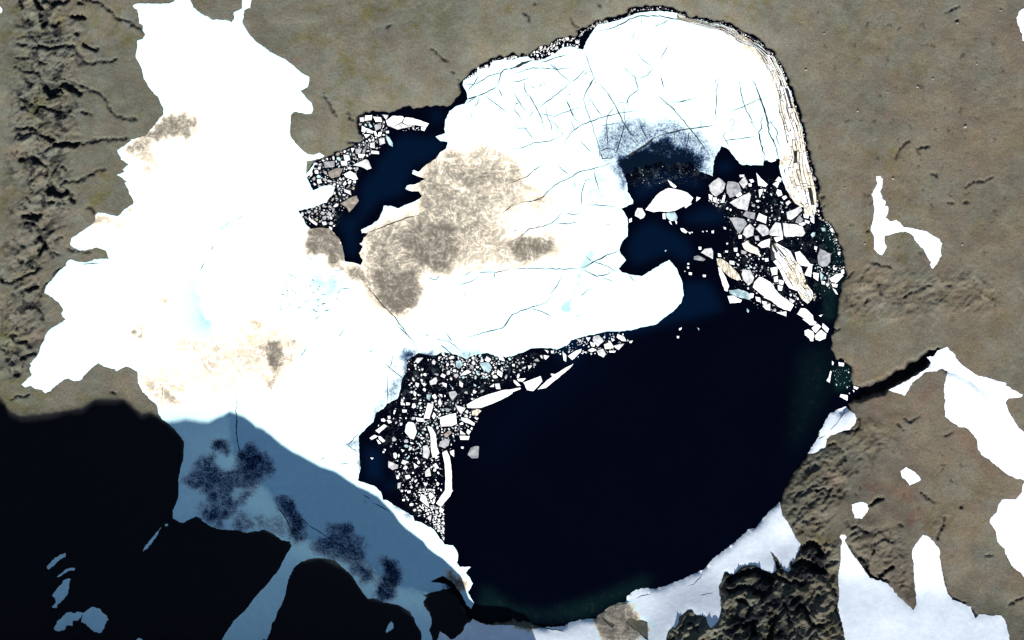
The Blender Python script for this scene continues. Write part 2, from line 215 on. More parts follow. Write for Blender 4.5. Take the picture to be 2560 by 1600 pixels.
cx = (XX < 1420)
t = np.clip((YY - 1622) / (CREST - 1622), 0, 1)
wall = rise + (np.maximum(crest_h, 0) - rise) * t
after = np.clip((YY - CREST) / 520.0, 0, 1)
wall = np.where(YY > CREST, np.maximum(crest_h, 0) * (1 - .6 * after * after), wall)
# north-facing slope that rises south of the lake
y0 = np.interp(gx, [1180, 1330, 1560, 1700, 1800, 1900, 1980, 2100, 2200, 2350, 2450, 2560, 2900], [1720, 1640, 1535, 1462, 1415, 1350, 1310, 1400, 1420, 1440, 1480, 1520, 1560])[None, :]
slope = np.interp(gx, [1180, 1500, 1700, 1900, 2050, 2150, 2500, 2700], [.1, .28, .33, .35, .36, .30, .29, .26])[None, :]
dd = np.clip(YY - y0, 0, None)
ramp = slope * S * (np.where(dd < 60, dd * dd / 120, dd - 30))
ramp = np.where(YY > 1660, np.maximum(ramp * 0 + slope * S * (1660 - y0 - 30), 0) + (YY - 1660) * .05, ramp)
ramp = np.maximum(ramp, 0)
lake_30 = blur(lake, 28)
base = 1.3 + 16 * (1 - lake_w) ** 1.5 * np.clip(1 - 1.9 * lake_30, 0, 1) + 2.2 * fbm(XX, YY, 420, 3, 5) * (1 - lake_w)
big = base + np.where(YY > 1622, np.maximum(wall, ramp * (XX > 1100)), np.maximum(rise, ramp))
big = big.astype(np.float32)
big = np.where(YY < 1610, blur(big, 5), big)
gm = fill(pts(gorge))
gorge_s = sample(blur(gm, 3.0) ** 1.3, XX + 14 * fbm(XX, YY, 30, 4, 661), YY + 14 * fbm(XX, YY, 30, 4, 673)).astype(np.float32)
# shaded cliff band and hollow of the eastern snowfield
hol = np.zeros((NY, NX), np.float32)
stroke(hol, pts("C3 1690,470 1780,490 1880,540 1990,620 2080,680"), 9, 1, 6)
stroke(hol, pts("C3 1500,400 1560,420 1660,440"), 7, .7, 6)
big = big - 6.0 * blur(hol, 3)
land = 1 - lake_s
H = big * land + (-4.0) * lake_s
crag = np.zeros((NY, NX), np.float32)
for s, v in crag_zone: crag = np.maximum(crag, blur(fill(pts(s)), 14) * v)
pit = np.zeros((NY, NX), np.float32); pdepth = np.zeros((NY, NX), np.float32)
wx = XX + 13 * fbm(XX, YY, 24, 4, 31, False, .7); wy = YY + 13 * fbm(XX, YY, 24, 4, 47, False, .7)
for s, w in ravines:
    w = max(w / 3.78, 3.6) * 1.3
    stroke(pit, pts(s), w, 1.0, 1.8)
    stroke(pdepth, pts(s), w + 3, w * S * 1.05 + .8, 2.0)
pw = sample(pit, wx, wy); dw = sample(pdepth, wx, wy)
sn_s = blur(snow_mask, 2.4)
det = 0.55 * fbm(XX, YY, 30, 4, 77) + .16 * fbm(XX, YY, 9, 2, 99)
rid = fbm((XX - YY) * .5 + 12 * fbm(XX, YY, 60, 3, 881), (XX + YY) * .85 + 16 * fbm(XX, YY, 50, 3, 883), 66, 6, 141, True, .70)
lf = blur(fill(pts("A0 150,-300 560,-100 800,500 700,1512 B0 600,700 450,1100 C0 380,600 -300,900 A0 -300,-300")), 25)
lf2 = blur(fill(pts('A0 230,-300 560,-100 760,300 780,900 640,1400 B0 660,500 450,900 420,1300 C0 380,400 150,600 0,500 0,200 150,0 B0 200,500 250,0 A0 150,1400 150,300')), 18)
rid2 = fbm((XX - .6 * YY) * .6, (YY + .6 * XX), 78, 6, 171, True, .68)
detail = det + crag * 9.5 * (rid - .25) + lf2 * 6.5 * (rid2 - .3)
spk = np.clip((fbm(XX, YY, 34, 5, 733, False, .68) - .08) * 9, 0, 1) * blur(fill(pts('A0 180,-300 500,-100 760,300 760,900 600,1512 B0 640,400 420,900 420,1300 C0 380,300 0,500 A0 100,1500 150,400')), 20)
spk2 = np.clip((fbm(XX, YY, 26, 4, 837, False, .62) - .34) * 9, 0, 1) * np.maximum.reduce([.9 * blur(fill(pts('B3 700,1000 1700,1050 2419,1150 2300,1512 700,1512')), 20), .6 * blur(fill(pts('A3 200,0 2419,0 2419,1512 B3 2419,1000 700,1000 600,0')), 20), .9 * blur(fill(pts('C3 650,1250 1400,1000 1900,1400 2100,1512 D3 1500,500 800,700 300,200')), 20)])
pw = np.maximum(pw, spk2); dw = np.maximum(dw, spk2 * 1.3)
pw = np.maximum(pw, spk); dw = np.maximum(dw, spk * 1.6)
free = np.clip(1 - 2.4 * sn_s, 0, 1) * np.clip(land * 1.3 - .3, 0, 1)
H = H + detail * free - dw * pw * free - 14 * gorge_s * np.clip(.4 + sample(blur(gm, 10), XX, YY), 0, 1) * (1 - sn_s)
H = H - 2.2 * np.clip((sn_s - .82) * 6, 0, 1) * land
Hs = big * land + .3 + .6 * np.clip((blur(snow_mask, 5) - .5) * 2.2, 0, 1) + .3 * (1 - land)         # snow surface
Hs = np.maximum(Hs, 0.42)
Hs = np.where(lake > .5, np.minimum(Hs, .42), Hs)
Hs = np.where(sn_s > .25, np.maximum(Hs, H + .3), Hs)

# ---------------------------------------------------------------- materials
def mat(name):
    m = bpy.data.materials.new(name); m.use_nodes = True
    nt = m.node_tree
    return m, nt, nt.nodes['Principled BSDF']
class N:
    def __init__(s, nt): s.nt = nt; s.l = nt.links
    def n(s, t, **k):
        x = s.nt.nodes.new(t)
        for a, b in k.items(): setattr(x, a, b)
        return x
    def put(s, sock, v):
        if hasattr(v, 'links') or isinstance(v, bpy.types.NodeSocket): s.l.new(v, sock)
        else: sock.default_value = v
    def noise(s, vec, scale, detail=4, rough=.55, dist=0.0):
        x = s.n('ShaderNodeTexNoise'); s.l.new(vec, x.inputs['Vector'])
        x.inputs['Scale'].default_value = scale; x.inputs['Detail'].default_value = detail
        x.inputs['Roughness'].default_value = rough; x.inputs['Distortion'].default_value = dist
        return x.outputs['Fac']
    def math(s, op, a, b=0.0, c=0.0, clamp=False):
        x = s.n('ShaderNodeMath', operation=op); x.use_clamp = clamp
        s.put(x.inputs[0], a); s.put(x.inputs[1], b); s.put(x.inputs[2], c)
        return x.outputs[0]
    def rng(s, v, a, b, c=0.0, d=1.0):
        x = s.n('ShaderNodeMapRange'); s.put(x.inputs[0], v)
        for i, q in enumerate((a, b, c, d)): s.put(x.inputs[i + 1], q)
        return x.outputs[0]
    def mix(s, f, a, b, mode='MIX'):
        x = s.n('ShaderNodeMix', data_type='RGBA', blend_type=mode)
        s.put(x.inputs[0], f); s.put(x.inputs[6], a); s.put(x.inputs[7], b)
        return x.outputs[2]
    def bump(s, h, strength, dist):
        x = s.n('ShaderNodeBump'); s.l.new(h, x.inputs['Height'])
        x.inputs['Strength'].default_value = strength; x.inputs['Distance'].default_value = dist
        return x.outputs[0]
    def pos(s): return s.n('ShaderNodeNewGeometry').outputs['Position']
    def attr(s, name):
        x = s.n('ShaderNodeAttribute'); x.attribute_name = name
        y = s.n('ShaderNodeSeparateColor'); s.l.new(x.outputs['Color'], y.inputs[0])
        return y.outputs
def C4(r, g, b): return (r, g, b, 1)

def terrain_mat():
    m, nt, b = mat("tundra_rock"); k = N(nt); p = k.pos()
    a = k.attr('tone')
    n1 = k.noise(p, .012, 5, .6); n2 = k.noise(p, .045, 5, .6, .6); n3 = k.noise(p, .5, 4, .65); n4 = k.noise(p, .007, 3)
    c = k.mix(k.rng(n1, .36, .64), C4(.082, .082, .061), C4(.112, .097, .074))
    c = k.mix(k.rng(n2, .42, .62, 0, .85), c, C4(.104, .108, .090))
    c = k.mix(k.math('MULTIPLY', k.rng(k.noise(p, .03, 5, .65, .4), .52, .66, 0, .9), k.rng(n4, .42, .54)), c, C4(.078, .072, .030))
    c = k.mix(k.rng(k.noise(p, .02, 5, .6), .60, .74, 0, .45), c, C4(.118, .078, .062))
    c = k.mix(k.math('MULTIPLY', a[1], k.rng(k.noise(p, .05, 5, .6, .5), .4, .6), clamp=True), c, C4(.115, .068, .052))
    c = k.mix(k.math('MULTIPLY', a[2], k.rng(k.noise(p, .015, 5, .6), .35, .65, .05, .72)), c, C4(.116, .088, .064))
    c = k.mix(1.0, c, k.mix(k.rng(k.noise(p, .028, 6, .62, .5), .3, .7), C4(.80, .80, .82), C4(1.22, 1.22, 1.18)), 'MULTIPLY')
    c = k.mix(k.rng(n3, .30, .75, 0, 1), k.mix(1.0, c, C4(.70, .71, .72), 'MULTIPLY'), k.mix(1.0, c, C4(1.30, 1.28, 1.25), 'MULTIPLY'))
    c = k.mix(k.rng(k.noise(p, 1.3, 2, .5), .70, .78, 0, .55), c, C4(.26, .25, .23))
    c = k.mix(k.rng(k.noise(p, .8, 3, .6), .66, .74, 0, .75), c, C4(.03, .03, .028))
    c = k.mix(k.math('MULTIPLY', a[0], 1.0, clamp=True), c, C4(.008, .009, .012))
    k.l.new(c, b.inputs['Base Color'])
    b.inputs['Roughness'].default_value = .95
    b.inputs['Specular IOR Level'].default_value = .02
    hh = k.math('ADD', k.math('MULTIPLY', k.noise(p, .22, 6, .68, .3), 1.6), k.math('MULTIPLY', k.noise(p, .9, 3, .6), .35))
    k.l.new(k.bump(hh, .5, 1.0), b.inputs['Normal'])
    return m
def ice_mat(name, shade=(1, 1, 1), lo=(.535, .765, .80), hi=(.565, .80, .84)):  # default lo and hi carry the blue of the western shade
    m, nt, b = mat(name); k = N(nt); p = k.pos()
    a = k.attr('tone')                     # r silt, g thin grey ice, b meltwater blue
    n1 = k.noise(p, .055, 8, .68, 1.1); n2 = k.noise(p, .28, 5, .68, .6); n3 = k.noise(p, .04, 4, .55)
    snow = k.mix(k.rng(n3, .3, .7), C4(*lo), C4(*hi))
    mp = k.n('ShaderNodeMapping'); k.l.new(p, mp.inputs[0]); mp.inputs['Rotation'].default_value = (0, 0, math.radians(25)); mp.inputs['Scale'].default_value = (.45, 1.7, 1)
    n5 = k.noise(mp.outputs[0], .12, 6, .62, 1.2)
    nn = k.math('ADD', k.math('MULTIPLY', n1, .52), k.math('ADD', k.math('MULTIPLY', n2, .26), k.math('MULTIPLY', n5, .22)))
    s = k.math('ADD', k.math('MULTIPLY', a[0], 1.04), k.math('MULTIPLY', k.math('SUBTRACT', nn, .5), k.rng(a[0], .3, .6, 1.3, 3.1)))
    vein = k.math('SUBTRACT', 1.0, k.math('MULTIPLY', k.math('ABSOLUTE', k.math('SUBTRACT', k.noise(p, .05, 5, .6, 1.8), .5)), 22.0), clamp=True)
    s = k.math('SUBTRACT', s, k.math('MULTIPLY', vein, .30))
    s = k.math('MULTIPLY', s, k.rng(a[0], .02, .12), clamp=True)
    r1 = k.n('ShaderNodeValToRGB'); k.l.new(s, r1.inputs[0]); e = r1.color_ramp
    e.elements[0].position = 0; e.elements[0].color = C4(.55, .78, .82)
    e.elements[1].position = 1; e.elements[1].color = C4(.115, .100, .080)
    for q, c in ((.10, C4(.68, .70, .68)), (.22, C4(.66, .56, .42)), (.38, C4(.44, .385, .30)), (.58, C4(.265, .240, .195)), (.8, C4(.180, .160, .130))):
        z = e.elements.new(q); z.color = c
    snow = k.mix(1.0, snow, k.mix(k.rng(k.noise(p, .16, 7, .7, .4), .32, .68), C4(.93, .94, .95), C4(1.05, 1.05, 1.04)), 'MULTIPLY')
    c = k.mix(k.rng(a[0], .015, .08), snow, r1.outputs[0])
    ft = k.noise(p, .62, 3, .7)
    tq = k.math('ADD', a[2], k.math('MULTIPLY', k.math('SUBTRACT', n1, .5), 1.4))
    c = k.mix(k.math('MULTIPLY', k.rng(tq, .35, .75), k.rng(a[2], .02, .15)), c, C4(.31, .47, .48))
    g = k.math('ADD', k.math('MULTIPLY', a[1], 1.25), k.math('MULTIPLY', k.math('SUBTRACT', k.math('ADD', k.math('MULTIPLY', ft, .56), k.math('MULTIPLY', k.noise(p, .07, 6, .7, 1.4), .44)), .5), 3.1))
    g = k.math('MULTIPLY', g, k.rng(a[1], .02, .18), clamp=True)
    r2 = k.n('ShaderNodeValToRGB'); k.l.new(g, r2.inputs[0]); e = r2.color_ramp
    e.elements[0].position = 0; e.elements[0].color = C4(1, 1, 1)
    e.elements[1].position = 1; e.elements[1].color = C4(.0015, .005, .014)
    for q, cc in ((.35, C4(.66, .56, .58)), (.6, C4(.26, .26, .33)), (.80, C4(.055, .072, .14))):
        z = e.elements.new(q); z.color = cc
    c = k.mix(1.0, c, r2.outputs[0], 'MULTIPLY')
    if shade != (1, 1, 1): c = k.mix(1.0, c, C4(*shade), 'MULTIPLY')
    k.l.new(c, b.inputs['Base Color'])
    b.inputs['Roughness'].default_value = .8
    b.inputs['Specular IOR Level'].default_value = .02
    hh = k.math('ADD', k.noise(p, .15, 6, .6), k.math('MULTIPLY', n2, .35))
    k.l.new(k.bump(hh, .35, .6), b.inputs['Normal'])
    return m
def snow_mat():
    return ice_mat("hillside_snow", lo=(.60, .66, .72), hi=(.70, .75, .81))
def floe_mat(name, c1, c2, lo=.42, hi=.62, sc=.16, streak=False):
    m, nt, b = mat(name); k = N(nt); p = k.pos()
    if streak:
        mp = k.n('ShaderNodeMapping'); k.l.new(p, mp.inputs[0]); mp.inputs['Rotation'].default_value = (0, 0, math.radians(-32)); mp.inputs['Scale'].default_value = (2.2, .5, 1); p2 = mp.outputs[0]
    else: p2 = p
    oi = k.n('ShaderNodeObjectInfo').outputs['Random']
    f = k.math('ADD', k.noise(p2, sc, 6, .62, .4), k.math('MULTIPLY', k.math('SUBTRACT', oi, .5), .16))
    c = k.mix(k.rng(f, lo, hi), C4(*c1), C4(*c2))
    k.l.new(c, b.inputs['Base Color']); b.inputs['Roughness'].default_value = .7; b.inputs['Specular IOR Level'].default_value = .25
    k.l.new(k.bump(k.noise(p, .7, 5, .65), .5, .4), b.inputs['Normal'])
    return m
def crack_mat():
    m, nt, b = mat("wet_crack"); k = N(nt); p = k.pos()
    c = k.mix(k.rng(k.noise(p, .12, 4, .6), .35, .65), C4(.006, .007, .010), C4(.040, .040, .044))
    k.l.new(c, b.inputs['Base Color']); b.inputs['Roughness'].default_value = .6; b.inputs['Specular IOR Level'].default_value = .05
    return m
def water_mat():
    m, nt, b = mat("lake_water"); k = N(nt); p = k.pos(); a = k.attr('tone')
    c = k.mix(k.rng(k.noise(p, .01, 3), .3, .7), C4(.0002, .0003, .0022), C4(.0002, .0006, .0030))
    c = k.mix(a[0], c, C4(.0004, .0040, .0145))
    c = k.mix(a[1], c, C4(.0016, .0085, .0090))
    sp = k.math('MULTIPLY', k.rng(k.noise(p, .5, 5, .75), .60, .70), a[2])
    sl = k.math('MULTIPLY', k.rng(k.noise(p, .09, 8, .74, .8), .53, .70), k.math('MULTIPLY', a[2], .75), clamp=True)
    c = k.mix(sl, c, C4(.045, .060, .068))
    c = k.mix(sp, c, C4(.12, .15, .16))
    k.l.new(c, b.inputs['Base Color']); b.inputs['Roughness'].default_value = .12; b.inputs['IOR'].default_value = 1.33
    b.inputs['Specular IOR Level'].default_value = .18
    k.l.new(k.bump(k.noise(p, .8, 3, .5), .05, .1), b.inputs['Normal'])
    return m
M_T = terrain_mat(); M_I = ice_mat("lake_ice"); M_S = snow_mat(); M_W = water_mat(); M_C = crack_mat()
FM = {'w': floe_mat("floe_white", (.82, .82, .82), (.66, .67, .68), .50, .80),
      'l': floe_mat("floe_pale_grey", (.60, .60, .60), (.27, .27, .28), .38, .66),
      'g': floe_mat("floe_grey", (.36, .37, .38), (.14, .145, .155), .36, .66),
      't': floe_mat("floe_blue_green", (.42, .58, .60), (.15, .22, .24), .38, .66),
      'b': floe_mat("floe_silty", (.34, .30, .25), (.15, .132, .108), .38, .62),
      'c': floe_mat("floe_cream", (.72, .66, .53), (.22, .19, .14), .46, .66, .35, True)}
TONE = {'w': 'white', 'l': 'pale grey', 'g': 'grey', 't': 'blue green', 'b': 'silty brown', 'c': 'cream streaked'}
def rock_mat():
    m, nt, b = mat("boulder_rock"); k = N(nt); p = k.pos()
    c = k.mix(k.rng(k.noise(p, .6, 5, .6), .35, .65), C4(.12, .11, .10), C4(.23, .22, .20))
    k.l.new(c, b.inputs['Base Color']); b.inputs['Roughness'].default_value = .9
    return m
M_R = rock_mat()

# ---------------------------------------------------------------- mesh helpers
def mesh_np(name, V, F, mats, tone=None, smooth=False, midx=None):
    """V (n,3), F list/array of tris or quads (uniform width)"""
    me = bpy.data.meshes.new(name)
    V = np.asarray(V, np.float32); F = np.asarray(F, np.int32); w = F.shape[1]
    me.vertices.add(len(V)); me.vertices.foreach_set('co', V.ravel())
    me.loops.add(F.size); me.loops.foreach_set('vertex_index', F.ravel())
    me.polygons.add(len(F)); me.polygons.foreach_set('loop_start', np.arange(0, F.size, w, dtype=np.int32))
    me.polygons.foreach_set('loop_total', np.full(len(F), w, np.int32))
    if midx is not None: me.polygons.foreach_set('material_index', np.asarray(midx, np.int32))
    for m in mats: me.materials.append(m)
    me.update(calc_edges=True)
    me.polygons.foreach_set('use_smooth', np.full(len(F), bool(smooth)))
    if tone is not None:
        at = me.color_attributes.new('tone', 'FLOAT_COLOR', 'POINT')
        T = np.ones((len(V), 4), np.float32); T[:, :3] = tone
        at.data.foreach_set('color', T.ravel())
    return me
def link(name, me, parent=None, **props):
    o = bpy.data.objects.new(name, me); COL.objects.link(o)
    if parent: o.parent = parent
    for a, b in props.items():
        if b: o[a] = b
    return o

# ---------------------------------------------------------------- terrain (one sheet, stretched far outwards)
def far(a, lo, hi, n=12, reach=26000):
    e = (np.geomspace(12, reach, n))
    return np.concatenate([lo - e[::-1], a, hi + e])
ax = far(gx, gx[0], gx[-1]); ay = far(gy, gy[0], gy[-1])
AX, AY = np.meshgrid(ax, ay)
HZ = H[np.clip(np.round((AY - GY0) / GS).astype(int), 0, NY - 1), np.clip(np.round((AX - GX0) / GS).astype(int), 0, NX - 1)]
tone = np.zeros(AX.shape + (3,), np.float32)
shadow_dark = blur(fill(pts("C0 -1300,700 0,725 90,850 200,905 550,865 780,825 900,745 1170,745 1290,845 1340,885 1420,870 1530,935 1700,1090 1740,1150 D0 1700,395 1860,335 2340,495 D1 70,465 320,575 430,770 620,735 880,870 1060,1115 1350,1180 1500,1310 1560,1430 1640,1250 1580,1150 1650,1050 1850,1000 1960,1220 2040,1310 1960,1420 1900,1600 1900,4000 -3000,4000 C0 -1300,4000")), 3)  # mountain's cast shadow, darkened into the ground colour
dk = .965 * shadow_dark + .80 * np.clip(pw * 1.2, 0, 1) * (1 - shadow_dark) + .95 * gorge_s  # shade inside ravines, pits and gorge is painted in too
shore = blur(lake_s, 2.0)
dk = np.maximum(dk, np.clip(shore * 1.9, 0, .97))
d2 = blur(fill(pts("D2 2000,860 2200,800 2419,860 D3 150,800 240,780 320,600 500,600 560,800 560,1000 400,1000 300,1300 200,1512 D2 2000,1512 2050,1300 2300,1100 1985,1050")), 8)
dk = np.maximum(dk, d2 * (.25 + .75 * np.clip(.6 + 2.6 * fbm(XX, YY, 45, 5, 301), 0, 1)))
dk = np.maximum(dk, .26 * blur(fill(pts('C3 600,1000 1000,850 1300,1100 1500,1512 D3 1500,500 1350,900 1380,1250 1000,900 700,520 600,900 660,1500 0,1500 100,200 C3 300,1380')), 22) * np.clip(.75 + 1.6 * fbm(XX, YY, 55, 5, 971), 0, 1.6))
dk = np.maximum(dk, lf2 * .8 * np.clip(-.35 - 2.6 * (rid2 - .30), 0, 1))  # valley shade of the ridged relief tinted into the colour
dk = np.maximum(dk, crag * .75 * np.clip(-.2 - 1.6 * (rid - .35), 0, 1))  # crag hollows get the same painted shade
red = blur(fill(pts("D3 850,20 1050,40 1400,60 1440,300 1420,480 1330,480 1250,200 900,120")), 10) + .8 * blur(fill(pts("C3 1750,1000 1950,1100 2010,1300 2300,1500 2000,1450 1800,1100")), 9) + .5 * blur(fill(pts("C3 800,700 1650,500 1650,950 900,1000")), 14)
cream = np.clip((XX - 1900) / 300, 0, 1) * .9
ti = np.clip(np.round((AY - GY0) / GS).astype(int), 0, NY - 1); tj = np.clip(np.round((AX - GX0) / GS).astype(int), 0, NX - 1)
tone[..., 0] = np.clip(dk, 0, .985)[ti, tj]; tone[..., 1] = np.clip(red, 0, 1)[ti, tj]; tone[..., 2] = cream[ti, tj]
nx, ny = len(ax), len(ay)
V = np.stack([(AX - 1280) * S, (800 - AY) * S, HZ], -1).reshape(-1, 3)
idx = np.arange(nx * ny).reshape(ny, nx)
F = np.stack([idx[1:, :-1], idx[1:, 1:], idx[:-1, 1:], idx[:-1, :-1]], -1).reshape(-1, 4)
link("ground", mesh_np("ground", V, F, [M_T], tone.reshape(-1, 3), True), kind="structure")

# ---------------------------------------------------------------- lake water
wxs = np.arange(560, 2160, 8.0); wys = np.arange(0, 1640, 8.0)
WX, WY = np.meshgrid(wxs, wys)
navy = fill(pts("B1 1150,0 1500,0 1440,150 1390,330 1170,370 1010,560 940,640 950,900 870,900 850,700 780,620 800,550 950,540 1000,440 1000,250 1050,170 1140,130"))
for s in ("A1 1190,1512 1250,1420 1380,1280 1720,1310 1790,1400 1600,1540", "A1 1630,1060 1740,1040 1760,1090 1700,1200 1680,1130", "B2 1090,820 1190,650 1320,580 1450,640 1680,780 1700,900 1650,980 1500,870 1350,920 1150,1000", "B2 1640,520 1850,450 2010,500 1980,600 1700,600 1640,570", "B2 1150,250 1400,100 1800,200 1780,280 1480,200 1250,350 1180,380", "B2 1680,1150 1860,1150 2000,1420 C2 800,200 500,300 350,150", "C1 1030,1200 1180,1220 1200,1512 1050,1512", "B2 1940,20 2100,20 2060,120 1960,110", "C2 360,130 750,60 620,420 420,350", "D1 1200,20 1320,20 1300,100 1220,80"): fill(pts(s), navy)
navy = blur(navy, 10) * .95
navy = np.maximum(navy, blur(fill(pts("C1 2200,850 2419,760 C2 300,500 700,300 900,450 300,900 C1 2150,1512 2100,1200")), 30) * .2)
navy = np.maximum(navy, blur(fill(pts('C2 350,-20 750,-60 640,450 520,480 420,300')), 22) * .6)
tealw = blur(fill(pts("B3 520,560 640,700 700,900 735,1080 640,1250 640,1500 500,1500 560,1280 440,1200 700,1060 500,700")), 8) * .8
tealw = np.maximum(tealw, blur(fill(pts("D1 2150,1000 2419,1200 D2 300,1250 800,1100 1300,900 1300,1000 900,1180 700,1300 0,1300 D1 2100,1300")), 12) * .75)
tealw = np.maximum(tealw, blur(fill(pts("C3 590,450 780,440 780,640 640,680")), 5) * .9)
tealw = np.maximum(tealw, blur(fill(pts("C3 300,300 560,260 600,500 560,700 380,1000 200,1300 250,900")), 18) * .38)
speck = .8 * blur(fill(pts('C1 1390,400 1700,360 2419,350 C2 280,300 250,400 C1 2300,620 2100,850 1900,1100 1740,1250 1600,1330 1300,1300 1130,1040 1390,600')), 8)
speck = np.maximum(speck, .8 * blur(fill(pts('C1 1300,1330 1700,1300 D1 1700,250 1740,500 1500,330 1370,60')), 8))
speck = np.maximum(speck, .7 * blur(fill(pts('B2 1870,330 2419,180 B3 200,400 440,600 720,1020 600,1240 300,1380 0,1400 B2 2180,1200 2000,950 2100,800 2040,560')), 10))
speck = np.maximum(speck, .8 * blur(fill(pts('A1 970,1100 1230,1080 1240,1250 1000,1512 B1 900,330 740,640 480,600 420,500 700,340 560,240 480,160 560,30 A1 800,1440')), 6))
speck = np.maximum(speck, 1.0 * blur(fill(pts('C1 1400,280 2000,330 2419,330 2100,460 1500,420')), 6))
speck = np.maximum(speck, 0) + blur(fill(pts("B2 1050,60 1700,20 1900,100 1700,200 1400,260 1150,250")), 10) + .25 * tealw
tn = np.stack([sample(navy, WX, WY), sample(tealw, WX, WY), sample(speck, WX, WY)], -1).reshape(-1, 3)
idx = np.arange(WX.size).reshape(WX.shape)
F = np.stack([idx[1:, :-1], idx[1:, 1:], idx[:-1, 1:], idx[:-1, :-1]], -1).reshape(-1, 4)
V = np.stack([(WX - 1280) * S, (800 - WY) * S, WX * 0], -1).reshape(-1, 3)
link("lake_water", mesh_np("lake_water", V, F, [M_W], tn, True), kind="structure")

# ---------------------------------------------------------------- outlines
def rough(poly, step=5.0, amp=1.3, seed=0, closed=True, keep=None):
    """subdivides an outline and gives it a ragged edge"""
    out = []; n = len(poly)
    for i in range(n if closed else n - 1):
        a = poly[i]; b = poly[(i + 1) % n]
        L = math.hypot(b[0] - a[0], b[1] - a[1]); k = max(1, int(L / step))
        for j in range(k):
            t = j / k; out.append((a[0] + (b[0] - a[0]) * t, a[1] + (b[1] - a[1]) * t))
    if not closed: out.append(poly[-1])
    P = np.array(out)
    dx = perlin(P[:, 0] / 7.3, P[:, 1] / 7.3, 501 + seed) + .6 * perlin(P[:, 0] / 3.1, P[:, 1] / 3.1, 502 + seed)
    dy = perlin(P[:, 0] / 7.3, P[:, 1] / 7.3, 503 + seed) + .6 * perlin(P[:, 0] / 3.1, P[:, 1] / 3.1, 504 + seed)
    big_ = perlin(P[:, 0] / 19, P[:, 1] / 19, 505 + seed)
    P[:, 0] += amp * (dx + .5 * big_); P[:, 1] += amp * (dy - .5 * big_)
    return [tuple(p) for p in P]
def area(P):
    P = np.array(P); Q = np.roll(P, -1, 0)
    return .5 * float((P[:, 0] * Q[:, 1] - Q[:, 0] * P[:, 1]).sum())
def ribbon(line, w):
    """tapered crack outline along a polyline"""
    P = rough(line, 7.0, 1.5, 9, closed=False); n = len(P)
    L = []; R = []
    for i, p in enumerate(P):
        a = P[max(i - 1, 0)]; b = P[min(i + 1, n - 1)]
        d = math.hypot(b[0] - a[0], b[1] - a[1]) + 1e-6; nx_, ny_ = -(b[1] - a[1]) / d, (b[0] - a[0]) / d
        t = i / max(n - 1, 1)
        h = .5 * w * (0.25 + .75 * min(1, 4 * t, 4 * (1 - t))) * (.7 + .6 * rnd.random())
        L.append((p[0] + nx_ * h, p[1] + ny_ * h)); R.append((p[0] - nx_ * h, p[1] - ny_ * h))
    return L + R[::-1]
